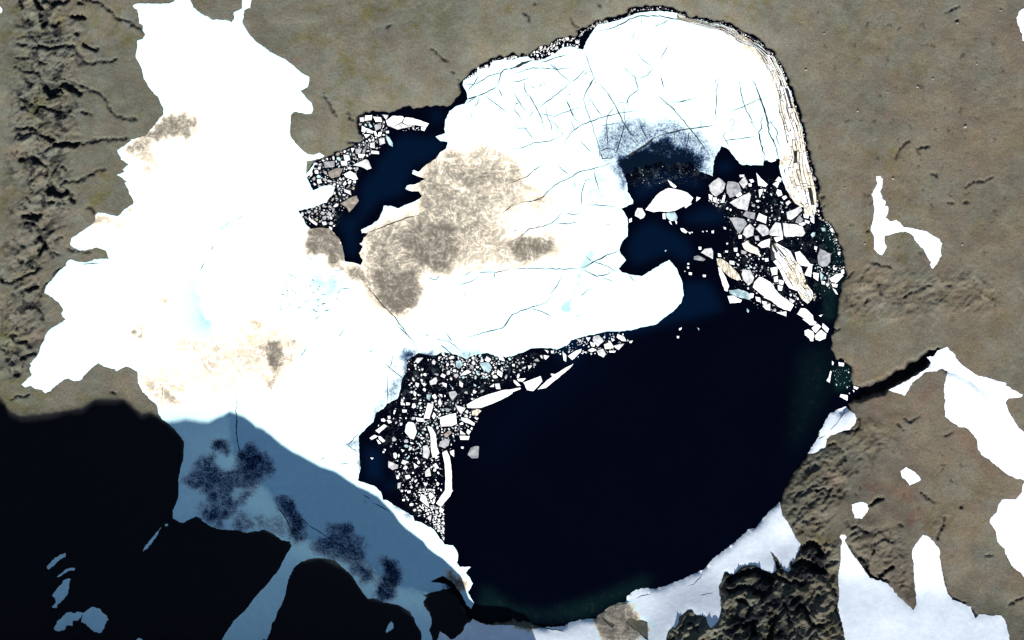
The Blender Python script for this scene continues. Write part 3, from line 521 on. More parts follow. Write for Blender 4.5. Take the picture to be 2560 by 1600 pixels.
def cut_sheet(outline, cuts, spacing, zf, tf, thick, z_crack=None, holes=0):
    """constrained triangulation of an outline with cracks cut out -> (plates, crack floor)"""
    verts = []; faces = []
    for P in [outline] + cuts:
        if area(P) < 0: P = P[::-1]
        faces.append(list(range(len(verts), len(verts) + len(P)))); verts += P
    O = np.array(outline)
    x0, y0_ = O.min(0); x1, y1 = O.max(0)
    x0, x1 = max(x0, -60), min(x1, 2620); y0_, y1 = max(y0_, -60), min(y1, 1660)
    gxs = np.arange(x0, x1, spacing); gys = np.arange(y0_, y1, spacing)
    QX, QY = np.meshgrid(gxs, gys); QX = QX + (np.arange(len(gys)) % 2)[:, None] * spacing / 2
    r = np.random.RandomState(3); QX = (QX + r.uniform(-.2, .2, QX.shape) * spacing).ravel(); QY = (QY + r.uniform(-.2, .2, QY.shape) * spacing).ravel()
    ins = np.zeros(len(QX), bool); A = O; B = np.roll(O, -1, 0)
    for (ax_, ay_), (bx_, by_) in zip(A, B):
        c = (ay_ <= QY) != (by_ <= QY)
        if c.any(): ins[c] ^= QX[c] < ax_ + (QY[c] - ay_) / (by_ - ay_) * (bx_ - ax_)
    verts += list(zip(QX[ins], QY[ins]))
    ov, oe, of, iv, ie, ifc = delaunay_2d_cdt([Vector(v) for v in verts], [], faces, 0, 0.02, True)
    OV = np.array([(v.x, v.y) for v in ov])
    kept = []; crack = []
    for f, ids in zip(of, ifc):
        if len(f) != 3 or 0 not in ids: continue
        if any(0 < i <= len(cuts) for i in ids):
            if not any(i > len(cuts) - holes for i in ids): crack.append(f)
        else: kept.append(f)
    par = list(range(len(kept)))
    def find(a):
        while par[a] != a: par[a] = par[par[a]]; a = par[a]
        return a
    em = {}
    for i, f in enumerate(kept):
        for a, b in ((f[0], f[1]), (f[1], f[2]), (f[2], f[0])):
            e = (a, b) if a < b else (b, a)
            if e in em:
                q, w_ = find(em[e]), find(i)
                if q != w_: par[q] = w_
            else: em[e] = i
    groups = {}
    for i in range(len(kept)): groups.setdefault(find(i), []).append(kept[i])
    plates = []
    def solid(tris, zoff=0.0, top=True, T=thick, tilt=(0, 0)):
        used = {}; loc = []
        for f in tris:
            for v in f:
                if v not in used: used[v] = len(loc); loc.append(v)
        XY = OV[loc]; z = zf(XY[:, 0], XY[:, 1]) + zoff
        V = np.column_stack([(XY[:, 0] - 1280) * S, (800 - XY[:, 1]) * S, z])
        Fs = []
        ed = set()
        for f in tris:
            a, b, c = (used[v] for v in f)
            p, q, r_ = V[a], V[b], V[c]
            if (q[0] - p[0]) * (r_[1] - p[1]) - (q[1] - p[1]) * (r_[0] - p[0]) < 0: b, c = c, b
            Fs.append((a, b, c))
            for e in ((a, b), (b, c), (c, a)):
                if (e[1], e[0]) in ed: ed.discard((e[1], e[0]))
                else: ed.add(e)
        if top and T:
            low = {}
            ext = []
            for a, b in ed:
                for v in (a, b):
                    if v not in low: low[v] = len(V) + len(ext); ext.append(V[v]); ext.append(V[v] - np.array([0, 0, T]))
                ta, tb = low[a], low[b]
                Fs.append((tb, ta, ta + 1)); Fs.append((tb, ta + 1, tb + 1))
            V = np.vstack([V, np.array(ext)]); XY = np.vstack([XY, np.repeat(XY[list(low.keys())], 2, 0)])
        return V, Fs, tf(XY[:, 0], XY[:, 1])
    def tri_area(f):
        a, b, c = OV[list(f)]; return abs((b[0] - a[0]) * (c[1] - a[1]) - (b[1] - a[1]) * (c[0] - a[0])) / 2
    for g in groups.values():
        A_ = sum(tri_area(f) for f in g)
        if A_ < 8: continue
        plates.append((A_, OV[list({v for f in g for v in f})].mean(0), solid(g)))
    plates.sort(key=lambda t: -t[0])
    fl = solid(crack, -.55, False) if crack else None
    return plates, fl

# ---------------------------------------------------------------- tone fields of the snow and ice
silt = np.zeros((NY, NX), np.float32)
def soft(F, s, sig, val):
    np.maximum(F, blur(fill(pts(s)), sig) * val, out=F)
soft(silt, "B1 1250,640 1350,560 1500,480 1700,400 1700,100 1850,-50 2100,-150 2419,-60 B2 60,40 180,200 300,360 60,420 B1 2419,480 2300,600 2419,760 B2 420,640 480,800 380,960 0,1000 B1 2300,960 1950,1010 1880,1060 1700,1060 1300,900", 20, .50)
soft(silt, "B1 1700,-20 1800,-60 2100,0 2300,120 2250,300 2150,480 2200,640 2150,800 1980,900 1880,1010 1700,1060 1520,1060 1500,1440 1350,1490 1200,1400 1060,1220 1000,980 980,800 1100,640 1350,560 1560,470 1500,380 1560,250 1500,150", 13, .62)
soft(silt, "B1 1250,680 1500,580 1850,560 1980,760 1900,900 1850,1000 1700,1040 1500,1020 1330,900", 10, .90)
soft(silt, "C0 1500,450 1900,300 2200,100 C1 0,0 300,60 400,300 250,500 0,650 C0 2200,600 1800,700", 45, .34)
soft(silt, "C0 1350,400 1700,500 1800,760 1500,700", 22, .40)
soft(silt, "B1 1080,1100 1350,920 1500,1060 1560,1200 1520,1400 1350,1450 1200,1380", 7, .97)
soft(silt, "B1 1850,60 2100,80 2300,160 2250,260 2100,320 1900,240 1800,160", 9, .82)
soft(silt, "B2 60,720 200,730 420,700 380,850 300,940 150,960 0,900 -60,800", 6, .84)
soft(silt, "B2 -60,0 60,40 160,180 240,300 60,300 0,380", 6, .55); soft(silt, "B2 160,380 400,310 420,400 250,490 150,470", 7, .42)
soft(silt, "B1 480,620 600,620 700,660 800,760 830,900 830,980 780,990 640,920 480,860 460,760", 4, .9)
soft(silt, "B1 850,950 960,980 1060,1130 1120,1300 1030,1250 900,1120 800,1040", 5, .6)
soft(silt, "A0 1560,1090 1700,1080 1830,1130 1880,1190 1800,1250 1650,1280 1450,1330 1400,1430 1350,1480 1200,1420 1180,1400 1300,1330 1420,1240", 4, .78)
soft(silt, "A0 1250,1400 1420,1400 1450,1500 1350,1512 B0 1500,40 1540,90 1420,90 1350,60", 6, .5)
soft(silt, "C1 60,220 200,220 290,300 300,400 220,490 170,480 110,420", 4, .93)
soft(silt, "C1 280,90 350,120 420,220 380,300 300,210", 5, .6); soft(silt, "C1 120,480 230,480 220,580 100,640 60,560", 5, .65)
soft(silt, "C1 -60,-50 60,60 130,180 60,120 -20,60", 5, .55); soft(silt, "C1 240,280 380,330 350,430 250,460", 8, .5)
soft(silt, "C0 1600,120 1900,150 1900,350 1650,320", 12, .30); soft(silt, "C0 1310,480 1500,560 1750,760 1600,830 1400,720", 8, .42)
soft(silt, "C0 1600,700 1720,730 1720,800 1630,790", 4, .6)
soft(silt, "D1 1770,890 1860,880 1960,950 1990,1000 2020,1060 1960,1080 1860,1000", 3, .85)
soft(silt, "D2 1060,1160 1150,1200 1200,1300 1280,1350 1290,1512 850,1512 790,1330 870,1230 960,1180", 5, .72)
soft(silt, "A3 0,520 60,560 120,700 200,900 260,1100 310,1300 370,1512 200,1512 130,1100 60,800 0,640", 3, .38)
soft(silt, "A2 1900,240 2000,240 2180,350 2330,430 2419,500 2419,640 2250,460 2000,320", 3, .42); soft(silt, "B3 100,0 360,0 460,400 430,540 250,400 160,200", 3, .42)
soft(silt, "B0 1050,560 1250,560 1200,700 1080,730", 8, .25); soft(silt, "B0 900,500 1050,520 1150,560 1000,640 850,640 780,690 720,720 860,600", 4, .35)
soft(silt, "D2 -20,1330 120,1330 240,1390 100,1400 0,1370", 2, .9)
for s, w, v in (("B0 1560,1335 1635,1382", 18, .9), ("B0 1455,1420 1475,1432", 13, .8), ("B0 1480,1465 1485,1480", 16, .8), ("C0 1265,115 1330,130 1380,195", 40, .95), ("C0 1372,40 1375,80", 26, .9), ("C0 1080,112 1130,95", 18, .85), ("C0 1400,115 1460,135", 14, .85), ("C0 1110,215 1125,205", 12, .8), ("C0 2240,340 2255,390", 16, .85), ("C0 2400,425 2410,428", 12, .8), ("C0 1895,215 1930,205 1860,250", 14, .5), ("C0 1175,62 1185,62", 12, .8), ("B0 1200,515 1245,520", 16, .7), ("B0 2100,965 2130,960", 14, .6), ("C1 60,560 150,590 100,650", 12, .7), ("C1 20,170 60,230", 12, .7), ("C0 1420,710 1425,730", 18, .8), ("C0 2350,60 2419,75", 16, .6)):
    stroke(silt, pts(s), w / 3.78, v, 2.0)
thin = np.zeros((NY, NX), np.float32)
soft(thin, "A2 840,1180 1050,1140 1250,1130 1550,1160 1700,1230 1850,1330 1980,1370 1900,1512 B2 1900,160 1050,160 1020,0 A2 850,1512 780,1380", 9, .42)
soft(thin, "A2 980,1420 1100,1470 1250,1380 1320,1300 1500,1330 1640,1380 1660,1440 1840,1450 1800,1512 B2 1820,120 1050,200 1010,0", 6, .88)
soft(thin, "B2 1040,-20 1250,-60 1400,-80 1700,-20 1780,160 1050,180", 5, 1.5)
soft(thin, "B2 900,20 1010,60 1090,200 1080,280 1010,240 940,120", 6, .5)
soft(thin, "C1 1390,290 1500,310 1460,400 1420,600 1370,560 1400,400", 5, .75); soft(thin, "C1 1270,560 1390,540 1370,700 1260,770", 6, .42); soft(thin, "C1 1150,800 1240,770 1130,900 1000,1060 1080,920", 4, .4)
soft(thin, "C1 960,1250 1000,1260 1000,1512 960,1400", 4, .6); soft(thin, "C1 1560,300 1720,300 1700,345 1550,345", 4, .7); soft(thin, "C1 860,1180 960,1090 975,1250 900,1200", 4, .45)
soft(thin, "D1 1100,80 1180,110 1200,190 1130,160", 3, .35); soft(thin, "D1 1250,200 1480,330 1450,360 1300,280", 4, .42)
soft(thin, "C0 2020,1130 2080,1110 2150,1160 2150,1240 2060,1260 2010,1220", 4, 0.72)
soft(thin, "C0 1730,1512 1760,1440 1880,1310 2010,1260 2070,1370 2060,1420 2200,1390 2240,1270 2380,1200 C1 20,1190 100,1260 160,1380 130,1460 60,1512 D1 0,80 D0 2280,60 2150,100 2220,220 2180,270 2000,230 1880,330 1900,260 1980,180 1850,60 1720,30", 6, 0.56)
soft(thin, "C0 2230,1300 2419,1200 C1 100,1280 160,1380 130,1460 0,1512 C0 2330,1512 2200,1440", 5, 0.66)
soft(thin, "D0 1880,310 2060,270 2300,140 2419,60 2419,150 2250,240 2100,360 2150,440 2000,430 1900,370", 5, 0.61)
soft(thin, "D0 2230,300 2330,330 2400,440 2300,480 2200,440", 6, 0.40)
soft(thin, "D1 190,160 300,150 420,300 480,420 440,560 400,620 330,560 290,400 220,280", 6, 0.63)
soft(thin, "D1 -20,340 150,310 300,440 320,570 120,480 0,440", 7, 0.32)
soft(thin, "D1 590,560 740,420 860,430 1000,600 1060,760 1120,900 1000,960 850,800 700,760 560,690 520,600", 7, 0.54)
soft(thin, "D1 290,390 440,430 450,560 400,610 320,530", 6, 0.72); soft(thin, "D1 960,820 1120,830 1110,940 1000,960", 7, 0.72)
soft(thin, "D1 1180,790 1260,740 1350,760 1380,860 1350,1000 1290,1110 1180,1130 1130,1080 1150,960 1230,900", 5, 0.70)
soft(thin, "D1 1640,945 1780,950 1860,1000 1940,1090 1800,1020 1700,970", 4, 0.79)
melt = np.zeros((NY, NX), np.float32)
for s, w, v in (("B2 640,1060 620,1190 570,1320 520,1420", 24, 1), ("B2 520,1512 545,1450", 14, .6), ("B2 700,1020 740,960 720,850", 26, .6), ("B0 2075,660 2110,620 2180,570", 30, 1.0), ("B0 2090,600 2070,640", 12, .8), ("B2 1070,310 1110,380", 40, .9), ("B2 790,180 820,280", 12, .6), ("B2 650,300 620,360 655,430", 14, .5), ("C0 610,10 520,70 450,150", 22, .5), ("C0 2125,400 2140,500 2135,610", 26, .75), ("C1 855,1040 860,1060", 16, .5), ("D1 1020,200 1100,260", 30, .5), ("B1 640,1430 700,1410", 20, .5), ("D0 760,1300 800,1340", 10, .5)):
    stroke(melt, pts(s), w / 3.78, v, 2.5)
soft(melt, "B2 470,1400 500,1350 560,1330 580,1350 540,1440", 2, 1.2)
soft(melt, "B1 430,1100 720,1050 860,1100 820,1250 700,1350 450,1230", 18, .62); soft(melt, "C1 1760,280 1900,260 2300,300 2250,345 1900,330", 5, .62)
soft(melt, "C1 1820,180 1950,280 1700,280", 8, .6); soft(melt, "D2 500,1350 640,1325 640,1345 520,1380", 2, .8)
soft(melt, "B2 560,120 900,80 1000,420 700,460 560,300", 14, .46)
soft(melt, "B2 640,1040 700,860 800,850 780,960 700,1060", 6, .8)
soft(melt, "A2 250,950 1000,900 1300,1050 700,1100 200,1200", 20, .34)
soft(melt, "C2 -60,0 200,20 150,60 -60,60", 8, .45)
soft(melt, "B1 600,960 860,1000 760,1060 640,1040", 12, .5)
tones = (silt, thin, melt)
warp_x = fbm(XX, YY, 46, 4, 911, False, .6); warp_y = fbm(XX, YY, 46, 4, 927, False, .6)
tones = tuple(sample(t_, XX + a_ * warp_x, YY + a_ * warp_y) for t_, a_ in ((silt, 34), (thin, 26), (melt, 9)))
def tf(x, y): return np.column_stack([np.clip(sample(t_, x, y), 0, 1.6) for t_ in tones]).astype(np.float32)

# ---------------------------------------------------------------- cracks in the lake ice (polyline, width)
cracks = """A2 0,780 60,770 110,760 160,735;6|A2 20,990 70,965;10|A2 30,1170 60,1215 130,1210 210,1330;7|A2 0,1410 100,1395 210,1350 350,1335 490,1270;6|A2 25,995 30,1040 90,1130;6|A2 110,950 150,895 200,960 250,1050 280,1130 300,1210;8|A2 550,780 440,880 340,950 250,1030;7|A2 560,775 620,730 700,650;5|A2 460,1410 510,1330 560,1250 640,1190 730,1150 850,1110 960,1080 1140,1050 1230,1030;8|A2 520,950 560,1060 580,1110;5|A2 670,910 690,1000 740,1130 770,1220 820,1380 830,1500;7|A2 780,740 690,880 675,960;5|A2 820,780 920,900 980,1000 1020,1090 1060,1170 1130,1270 1200,1360;9|A2 980,1000 910,1080 890,1150 900,1280 900,1400;7|A2 1060,1170 1050,1230 1010,1370 985,1450;10|A2 1090,670 1170,740 1190,850 1110,910 1080,970 1110,1040;7|A2 1195,742 1280,710 1330,650;5|A2 1400,720 1440,830;6|A2 1340,870 1450,960 1550,1060 1680,1210 1780,1340 1880,1490;9|A2 1560,980 1680,935;5|A2 1480,430 1440,490 1405,550;5|A2 1160,300 1140,370;6|A2 1340,1300 1460,1260 1600,1230 1750,1205 1930,1180;10|A2 1340,1300 1270,1370 1200,1410 1120,1460 1050,1490;24|A2 1200,1150 1240,1240 1290,1330;8|A2 1680,1230 1650,1360 1645,1500;8|A2 830,1430 890,1405 960,1410 985,1450;10|A2 960,1490 860,1500 830,1430;8|A2 1950,750 1930,870 1930,1000 1925,1150;6|A2 2140,740 2170,900 2200,1010 2260,1130 2280,1190 2330,1240;8|A2 2040,1070 2200,1000 2330,940 2419,920;7|A2 2270,740 2330,880 2370,1000 2419,1160 A3 10,1250 80,1400 100,1512;14|A2 2380,1080 2350,1150 2360,1210 2330,1250 2350,1340 2380,1450 2390,1540;11|A2 1990,1290 2030,1240;6|A2 1985,1270 2060,1390;8|A2 2260,690 2270,640;6|A2 2115,595 2110,640;6|A3 0,640 60,740 100,880 110,1060 150,1160 190,1350 225,1540;10|A3 0,1110 40,1170 90,1250 80,1300 120,1400;6|A1 1990,940 2090,910;18|A1 2080,912 2180,870 2280,820;9|A1 2280,820 2310,700 2340,660 2419,640;10|A1 2290,840 2330,920;6|A1 2160,900 2290,1000 2370,1060;6|A1 1960,800 2090,790 2200,720 2340,680;8|A1 2000,860 2060,790 2110,700;6|A1 2100,910 2100,980 2050,1000;7|A1 1980,980 2080,920;6|A2 -20,650 30,640 100,600 190,570;22|A2 260,590 340,575 400,550 520,515;10|A2 770,300 900,280 1000,245 1110,185 1200,150 1400,150 1560,180 1700,215 1850,260 2000,290;10|A2 1990,285 2160,400 2300,440 2360,520 2419,660;10|A2 350,600 420,660;5|A2 1340,250 1440,215 1480,180;5|A2 1225,160 1220,225;6|A2 2000,1330 2300,1290;4|B2 0,430 100,395 200,385 290,350 400,240 520,180 640,110 820,70 1000,10;8|B2 0,770 100,710 160,650 280,630 370,600 450,530 500,460;7|B2 190,100 280,50;6|B2 0,215 150,150 210,90;6|B2 0,1025 200,1025 500,1030 670,1020;8|B2 670,1020 760,970 900,900 1010,860;11|B2 680,1040 800,1100 900,1080 960,1040;9|B2 760,960 900,1000 960,1040 1000,1040;7|B2 470,1090 430,1180 360,1270;6|B2 370,1290 320,1350 180,1390 60,1440 0,1460 C1 2340,70 2190,110 2000,165;9|B2 180,1400 300,1440 390,1490;7|B2 660,460 655,330 690,190 760,180;6|B2 780,90 790,190 830,300;6|B2 720,420 980,440;5|B2 1100,1080 1160,1150;6|B2 860,1110 960,1150;4|B2 650,1290 710,1230;5|B1 2419,1025 2270,1060 2050,1060;7|B1 1960,1100 2040,1050;6|B1 1620,1110 1700,1130 1740,1090;5|B1 1040,690 1130,660 1300,590 1450,540 1560,520;9|B1 1020,1130 1080,1230 1200,1380 1320,1490 C1 1440,150 1500,210 1530,310;8|B1 2330,500 2419,430;7|B1 810,1215 890,1215;7|B1 770,1270 800,1220;7|B1 640,1430 700,1412;11|B1 560,1512 600,1470;6|B1 900,1300 912,1260;6|B1 305,1075 325,1085;6|B1 305,1145 325,1165;9|B1 225,1210 245,1225;6|B1 355,1330 380,1333;8|B1 450,1330 500,1350;5|B1 490,910 550,955;5|B1 740,1040 830,1040;7|B1 530,1410 580,1440;6|B1 2250,1060 2255,1120;8|B0 2300,520 2240,570;6|B0 2000,690 2070,620;7|B0 1980,730 1965,760;7|B0 1930,810 1950,770;10|B0 1990,860 2020,800;6|B0 1940,960 1900,1030 1880,1090;6|B0 1855,1350 1860,1380 1830,1420;8|C0 2238,710 2238,820 2226,850 2238,900 2232,1040 2245,1150 2275,1250 2400,1370;9|C1 1340,60 1440,150;6|C1 1210,400 1280,470 1390,555;8|C1 1240,520 1245,780;7|C1 1690,180 1820,200 1940,290;7|C1 1740,230 1860,330;9|C1 1790,110 1860,200;6|C1 820,1190 880,1170 970,1070;7|C1 870,1185 960,1250;7|C1 1380,290 1430,250;6|C1 420,350 480,260;5|C1 960,210 985,180;5|C1 620,60 640,40;6|D1 120,70 170,130;8|D1 380,300 500,430 650,520 760,600 900,670 1000,720 1080,790 1160,850 1230,900;6|D1 480,590 600,690 850,800;9|D1 1350,990 1450,1035 1610,1055;8|D1 1100,210 1270,300;7|D1 1010,140 1080,180;7"""
cuts = []
for c in cracks.split('|'):
    a, w = c.split(';'); cuts.append(ribbon(pts(a), max(float(w) / 3.78 * 1.1, 2.1)))
# short random hairline cracks in the north and the middle of the ice
def inside(P, x, y):
    c = False
    for (ax_, ay_), (bx_, by_) in zip(P, P[1:] + P[:1]):
        if (ay_ <= y) != (by_ <= y) and x < ax_ + (y - ay_) / (by_ - ay_) * (bx_ - ax_): c = not c
    return c
zone = pts("A2 60,720 600,560 1200,800 1000,1300 300,1300 60,1200"); zone2 = pts("B1 250,1050 800,1100 900,1300 650,1500 200,1450"); zone3 = pts("A3 -300,700 0,900 60,1300 -100,1500 -400,1300")
for Z, n in ((zone, 10), (zone2, 38), (zone3, 3)):
    xs = [p[0] for p in Z]; ys = [p[1] for p in Z]
    while n:
        x, y = rnd.uniform(min(xs), max(xs)), rnd.uniform(min(ys), max(ys))
        if inside(Z, x, y):
            n -= 1; a = rnd.choice((0.9, 2.4, -.2, 1.3)) + rnd.gauss(0, .25); L = rnd.uniform(5, 15) if Z is not zone2 else rnd.uniform(3, 9)
            cuts.append(ribbon([(x, y), (x + L * .5 * math.cos(a) + rnd.uniform(-1, 1), y + L * .5 * math.sin(a)), (x + L * math.cos(a), y + L * math.sin(a))], rnd.uniform(1.5, 2.5)))
for a in ("A2 0,700 200,640 420,655 600,640", "A2 380,600 480,720 560,780", "A2 20,880 80,980 130,1060", "A2 120,770 115,830 150,900", "A2 290,760 320,830", "A2 310,990 330,1090 370,1180 380,1270", "A2 210,1060 400,1100 560,1040 650,1010", "A2 500,930 540,1010 600,1130 640,1160", "A2 600,1250 560,1150 590,1120",
          "A2 720,900 780,1000 860,1110", "A2 690,490 740,650 780,740 820,780", "A2 690,880 770,740", "A2 1000,965 1080,970", "A2 1180,490 1250,580 1330,640", "A2 980,540 990,560", "A2 1060,640 1100,680", "A2 1060,1000 1060,1100 1075,1170", "A2 1740,930 1480,975", "A2 1920,800 1925,760 1950,750", "A2 1790,1120 1785,1200", "A2 2030,1150 2090,1120 2110,1160 2060,1210",
          "A2 1530,1160 1540,1330 1480,1400", "A2 850,1190 1000,1160", "A2 640,1330 760,1450", "A2 150,1110 210,1050", "A2 350,1130 430,1190 440,1260", "B2 430,50 540,140", "B2 540,140 520,180", "B2 370,70 420,75", "B2 590,200 600,270", "B2 760,310 790,320 780,290", "B2 580,400 575,440", "B2 500,500 600,520 660,490", "B2 420,600 560,600 620,590", "B2 150,400 270,370 320,340", "B2 0,680 60,655",
          "B2 880,620 940,600", "B2 690,900 760,960", "B2 650,1290 720,1220 790,1230", "B2 1160,1430 1180,1400", "B2 600,1480 650,1460", "B1 1920,1180 2030,1150 2110,1100", "B1 1950,1300 1990,1250", "A3 0,1150 30,1160 60,1140", "B1 310,1075 360,1110", "B1 540,1330 620,1310", "B1 600,1275 680,1265", "C1 340,10 380,30", "C1 780,170 830,90", "C1 740,1255 770,1240", "C1 600,1320 660,1303", "C1 780,1365 890,1350", "C1 1340,450 1290,430", "C1 1300,330 1270,450", "C1 1590,130 1640,155", "C1 1060,310 1110,280", "A1 2020,1050 2040,1090 2010,1130"):
    cuts.append(ribbon(pts(a), rnd.uniform(1.5, 2.1)))
bx = pts("A0 0,0")
relief = .35 * fbm(XX, YY, 60, 4, 611)
def z_ice(x, y): return .75 + .5 * sample(relief, x, y)
def z_snow(x, y): return sample(Hs, x, y) + .35 * sample(relief, x, y)
EB_i = pts("A2 1560,185 1700,225 1860,265 2000,300 2160,400 2290,450 2370,540 2419,660 A3 60,740 100,880 118,1060 155,1160 195,1350 225,1500 B3 245,150 290,350 345,450 360,515")
EB_i = pts("A2 1560,185 1700,225 1860,265 2000,300 2160,400 2290,450 2370,540 2410,640 A3 50,740 92,880 110,1060 150,1160 188,1350 205,1480 B3 150,100 190,240 240,340 300,415 350,450")
EB_o = pts("A2 1560,128 1640,165 1760,192 1900,228 1990,240 2100,285 2180,345 2300,405 2415,495 A3 50,535 102,640 163,755 206,850 238,960 278,1080 318,1200 345,1350 368,1500 B3 395,80 430,180 453,300 460,400 450,500 435,540")
cuts.append(EB_i + EB_o[::-1])
ice_out = rough(ice_poly, 5.0, 1.5, 0)
plates, floor_ = cut_sheet(ice_out, cuts, 8.5, z_ice, tf, 1.6)
def empty(name, x, y, z=0.0, **props):
    o = bpy.data.objects.new(name, None); COL.objects.link(o); o.empty_display_size = 2
    for a, b in props.items():
        if b: o[a] = b
    return o
ice_root = empty("ice_sheet", 0, 0, label="huge white cracked ice sheet with brown silt stains covering the lake's north and west", category="ice sheet")
for A_, c, (V, F, T) in plates[:240]:
    link("ice_plate", mesh_np("ice_plate", V, F, [M_I], T, True), ice_root)

if floor_: link("crack_floor", mesh_np("crack_floor", floor_[0], floor_[1], [M_C]), ice_root, label="dark wet cracks between the plates", kind="stuff")
print("ice plates", len(plates))

# pressure-ridged shore band: rows of small plates on the sheet's eastern margin
def band(inner, outer, rows, step, root, matl, seed, gap=.9, pname="shore_plate"):
    r = random.Random(seed)
    def resamp(P, n):
        P = np.array(P); d = np.concatenate([[0], np.cumsum(np.hypot(*np.diff(P, axis=0).T))]); t = np.linspace(0, d[-1], n)
        return np.column_stack([np.interp(t, d, P[:, 0]), np.interp(t, d, P[:, 1])]), d[-1]
    I, L = resamp(inner, 400); O, _ = resamp(outer, 400)
    def at(s, t):
        i = min(398.99, max(0, s / L * 399)); k = int(i); f = i - k
        a = I[k] * (1 - f) + I[k + 1] * f; b = O[k] * (1 - f) + O[k + 1] * f
        q = a + (b - a) * t
        e = min(1.0, 4 * t * (1 - t) + .15) * min(1, np.linalg.norm(b - a) / 30)
        return q + e * np.array([3.2 * float(perlin(np.array(q[0] / 17), np.array(q[1] / 17), 61)) , 3.2 * float(perlin(np.array(q[0] / 17), np.array(q[1] / 17), 62))])
    edges = [0] + [(i + r.uniform(-.3, .3)) / rows for i in range(1, rows)] + [1]
    for q in range(rows):
        s = r.uniform(0, step * .3)
        while s < L - 4:
            w = r.choice((.5, .9, 1.5, 2.2, 3.4)) * r.uniform(.8, 1.2) * step
            wid = np.linalg.norm(at(s, edges[q + 1]) - at(s, edges[q]))
            if wid > 1.3:
                gs = gap * .3; gt = gap / 2 / max(wid / (edges[q + 1] - edges[q]), 1)
                co = [at(s + gs + r.uniform(0, 1), edges[q] + gt), at(s + w / 2, edges[q] + gt * r.uniform(.3, 1.8)), at(s + w - gs - r.uniform(0, 1), edges[q] + gt),
                      at(s + w - gs + r.uniform(-1, 1), edges[q + 1] - gt), at(s + w / 2, edges[q + 1] - gt * r.uniform(.3, 1.8)), at(s + gs + r.uniform(-1, 1), edges[q + 1] - gt)]
                cx_ = sum(c_[0] for c_ in co) / 6; cy_ = sum(c_[1] for c_ in co) / 6
                if r.random() < .96: prism(pname, co, r.uniform(.35, .9), matl[0] if r.random() < (.35 + .55 * q / rows) else matl[1], root)
            s += w
# ---------------------------------------------------------------- floes
occ = np.zeros((1700, 2700), bool)          # taken spots, unit cells
def mark(P):
    P = np.array(P); y0_ = int(P[:, 1].min()); y1 = int(P[:, 1].max()) + 1; A = P; B = np.roll(P, -1, 0)
    for y in range(max(0, y0_), min(1699, y1)):
        c = (A[:, 1] <= y) != (B[:, 1] <= y)
        if not c.any(): continue
        xs = np.sort(A[c, 0] + (y - A[c, 1]) / (B[c, 1] - A[c, 1]) * (B[c, 0] - A[c, 0]))
        for k_ in range(0, len(xs) - 1, 2): occ[y, max(0, int(xs[k_])):max(0, int(xs[k_ + 1]) + 1)] = True
def prism_geo(co, h, zb=-.5, cx_=0, cy_=0):
    co = [tuple(c_) for c_ in co]
    if area(co) > 0: co = co[::-1]          # plan y points down: reverse gives counter-clockwise in the world
    n = len(co); mx = sum(c_[0] for c_ in co) / n; my = sum(c_[1] for c_ in co) / n
    V = []; F = []
    def ring(f, z, dz=0.0):
        for x, y in co:
            X, Y = W(mx + (x - mx) * f, my + (y - my) * f); V.append((X - cx_, Y - cy_, z))
    size = math.sqrt(abs(area(co)))
    ins = max(.6, 1 - .9 / max(size, 1.5))
    ring(1, zb); ring(1, h * .72); ring(ins, h)
    for a in range(2):
        for i in range(n):
            j = (i + 1) % n
            F.append((a * n + i, a * n + j, (a + 1) * n + j)); F.append((a * n + i, (a + 1) * n + j, (a + 1) * n + i))
    top = tessellate_polygon([[Vector((V[2 * n + i][0], V[2 * n + i][1], 0)) for i in range(n)]])
    for t_ in top:
        a, b, c = (2 * n + q for q in t_)
        p, q, r_ = V[a], V[b], V[c]
        if (q[0] - p[0]) * (r_[1] - p[1]) - (q[1] - p[1]) * (r_[0] - p[0]) < 0: b, c = c, b
        F.append((a, b, c))
    return V, F
def prism(name, co, h, m, parent=None, zb=-.5, origin=True, **props):
    n = len(co); mx, my = W(sum(c_[0] for c_ in co) / n, sum(c_[1] for c_ in co) / n)
    V, F = prism_geo(co, h, zb, mx, my)
    o = link(name, mesh_np(name, V, F, [m]), parent, **props)
    o.location = (mx, my, 0)
    return o

band(EB_i, EB_o, 7, 15.0, ice_root, (FM['c'], FM['w']), 11, 1.3)

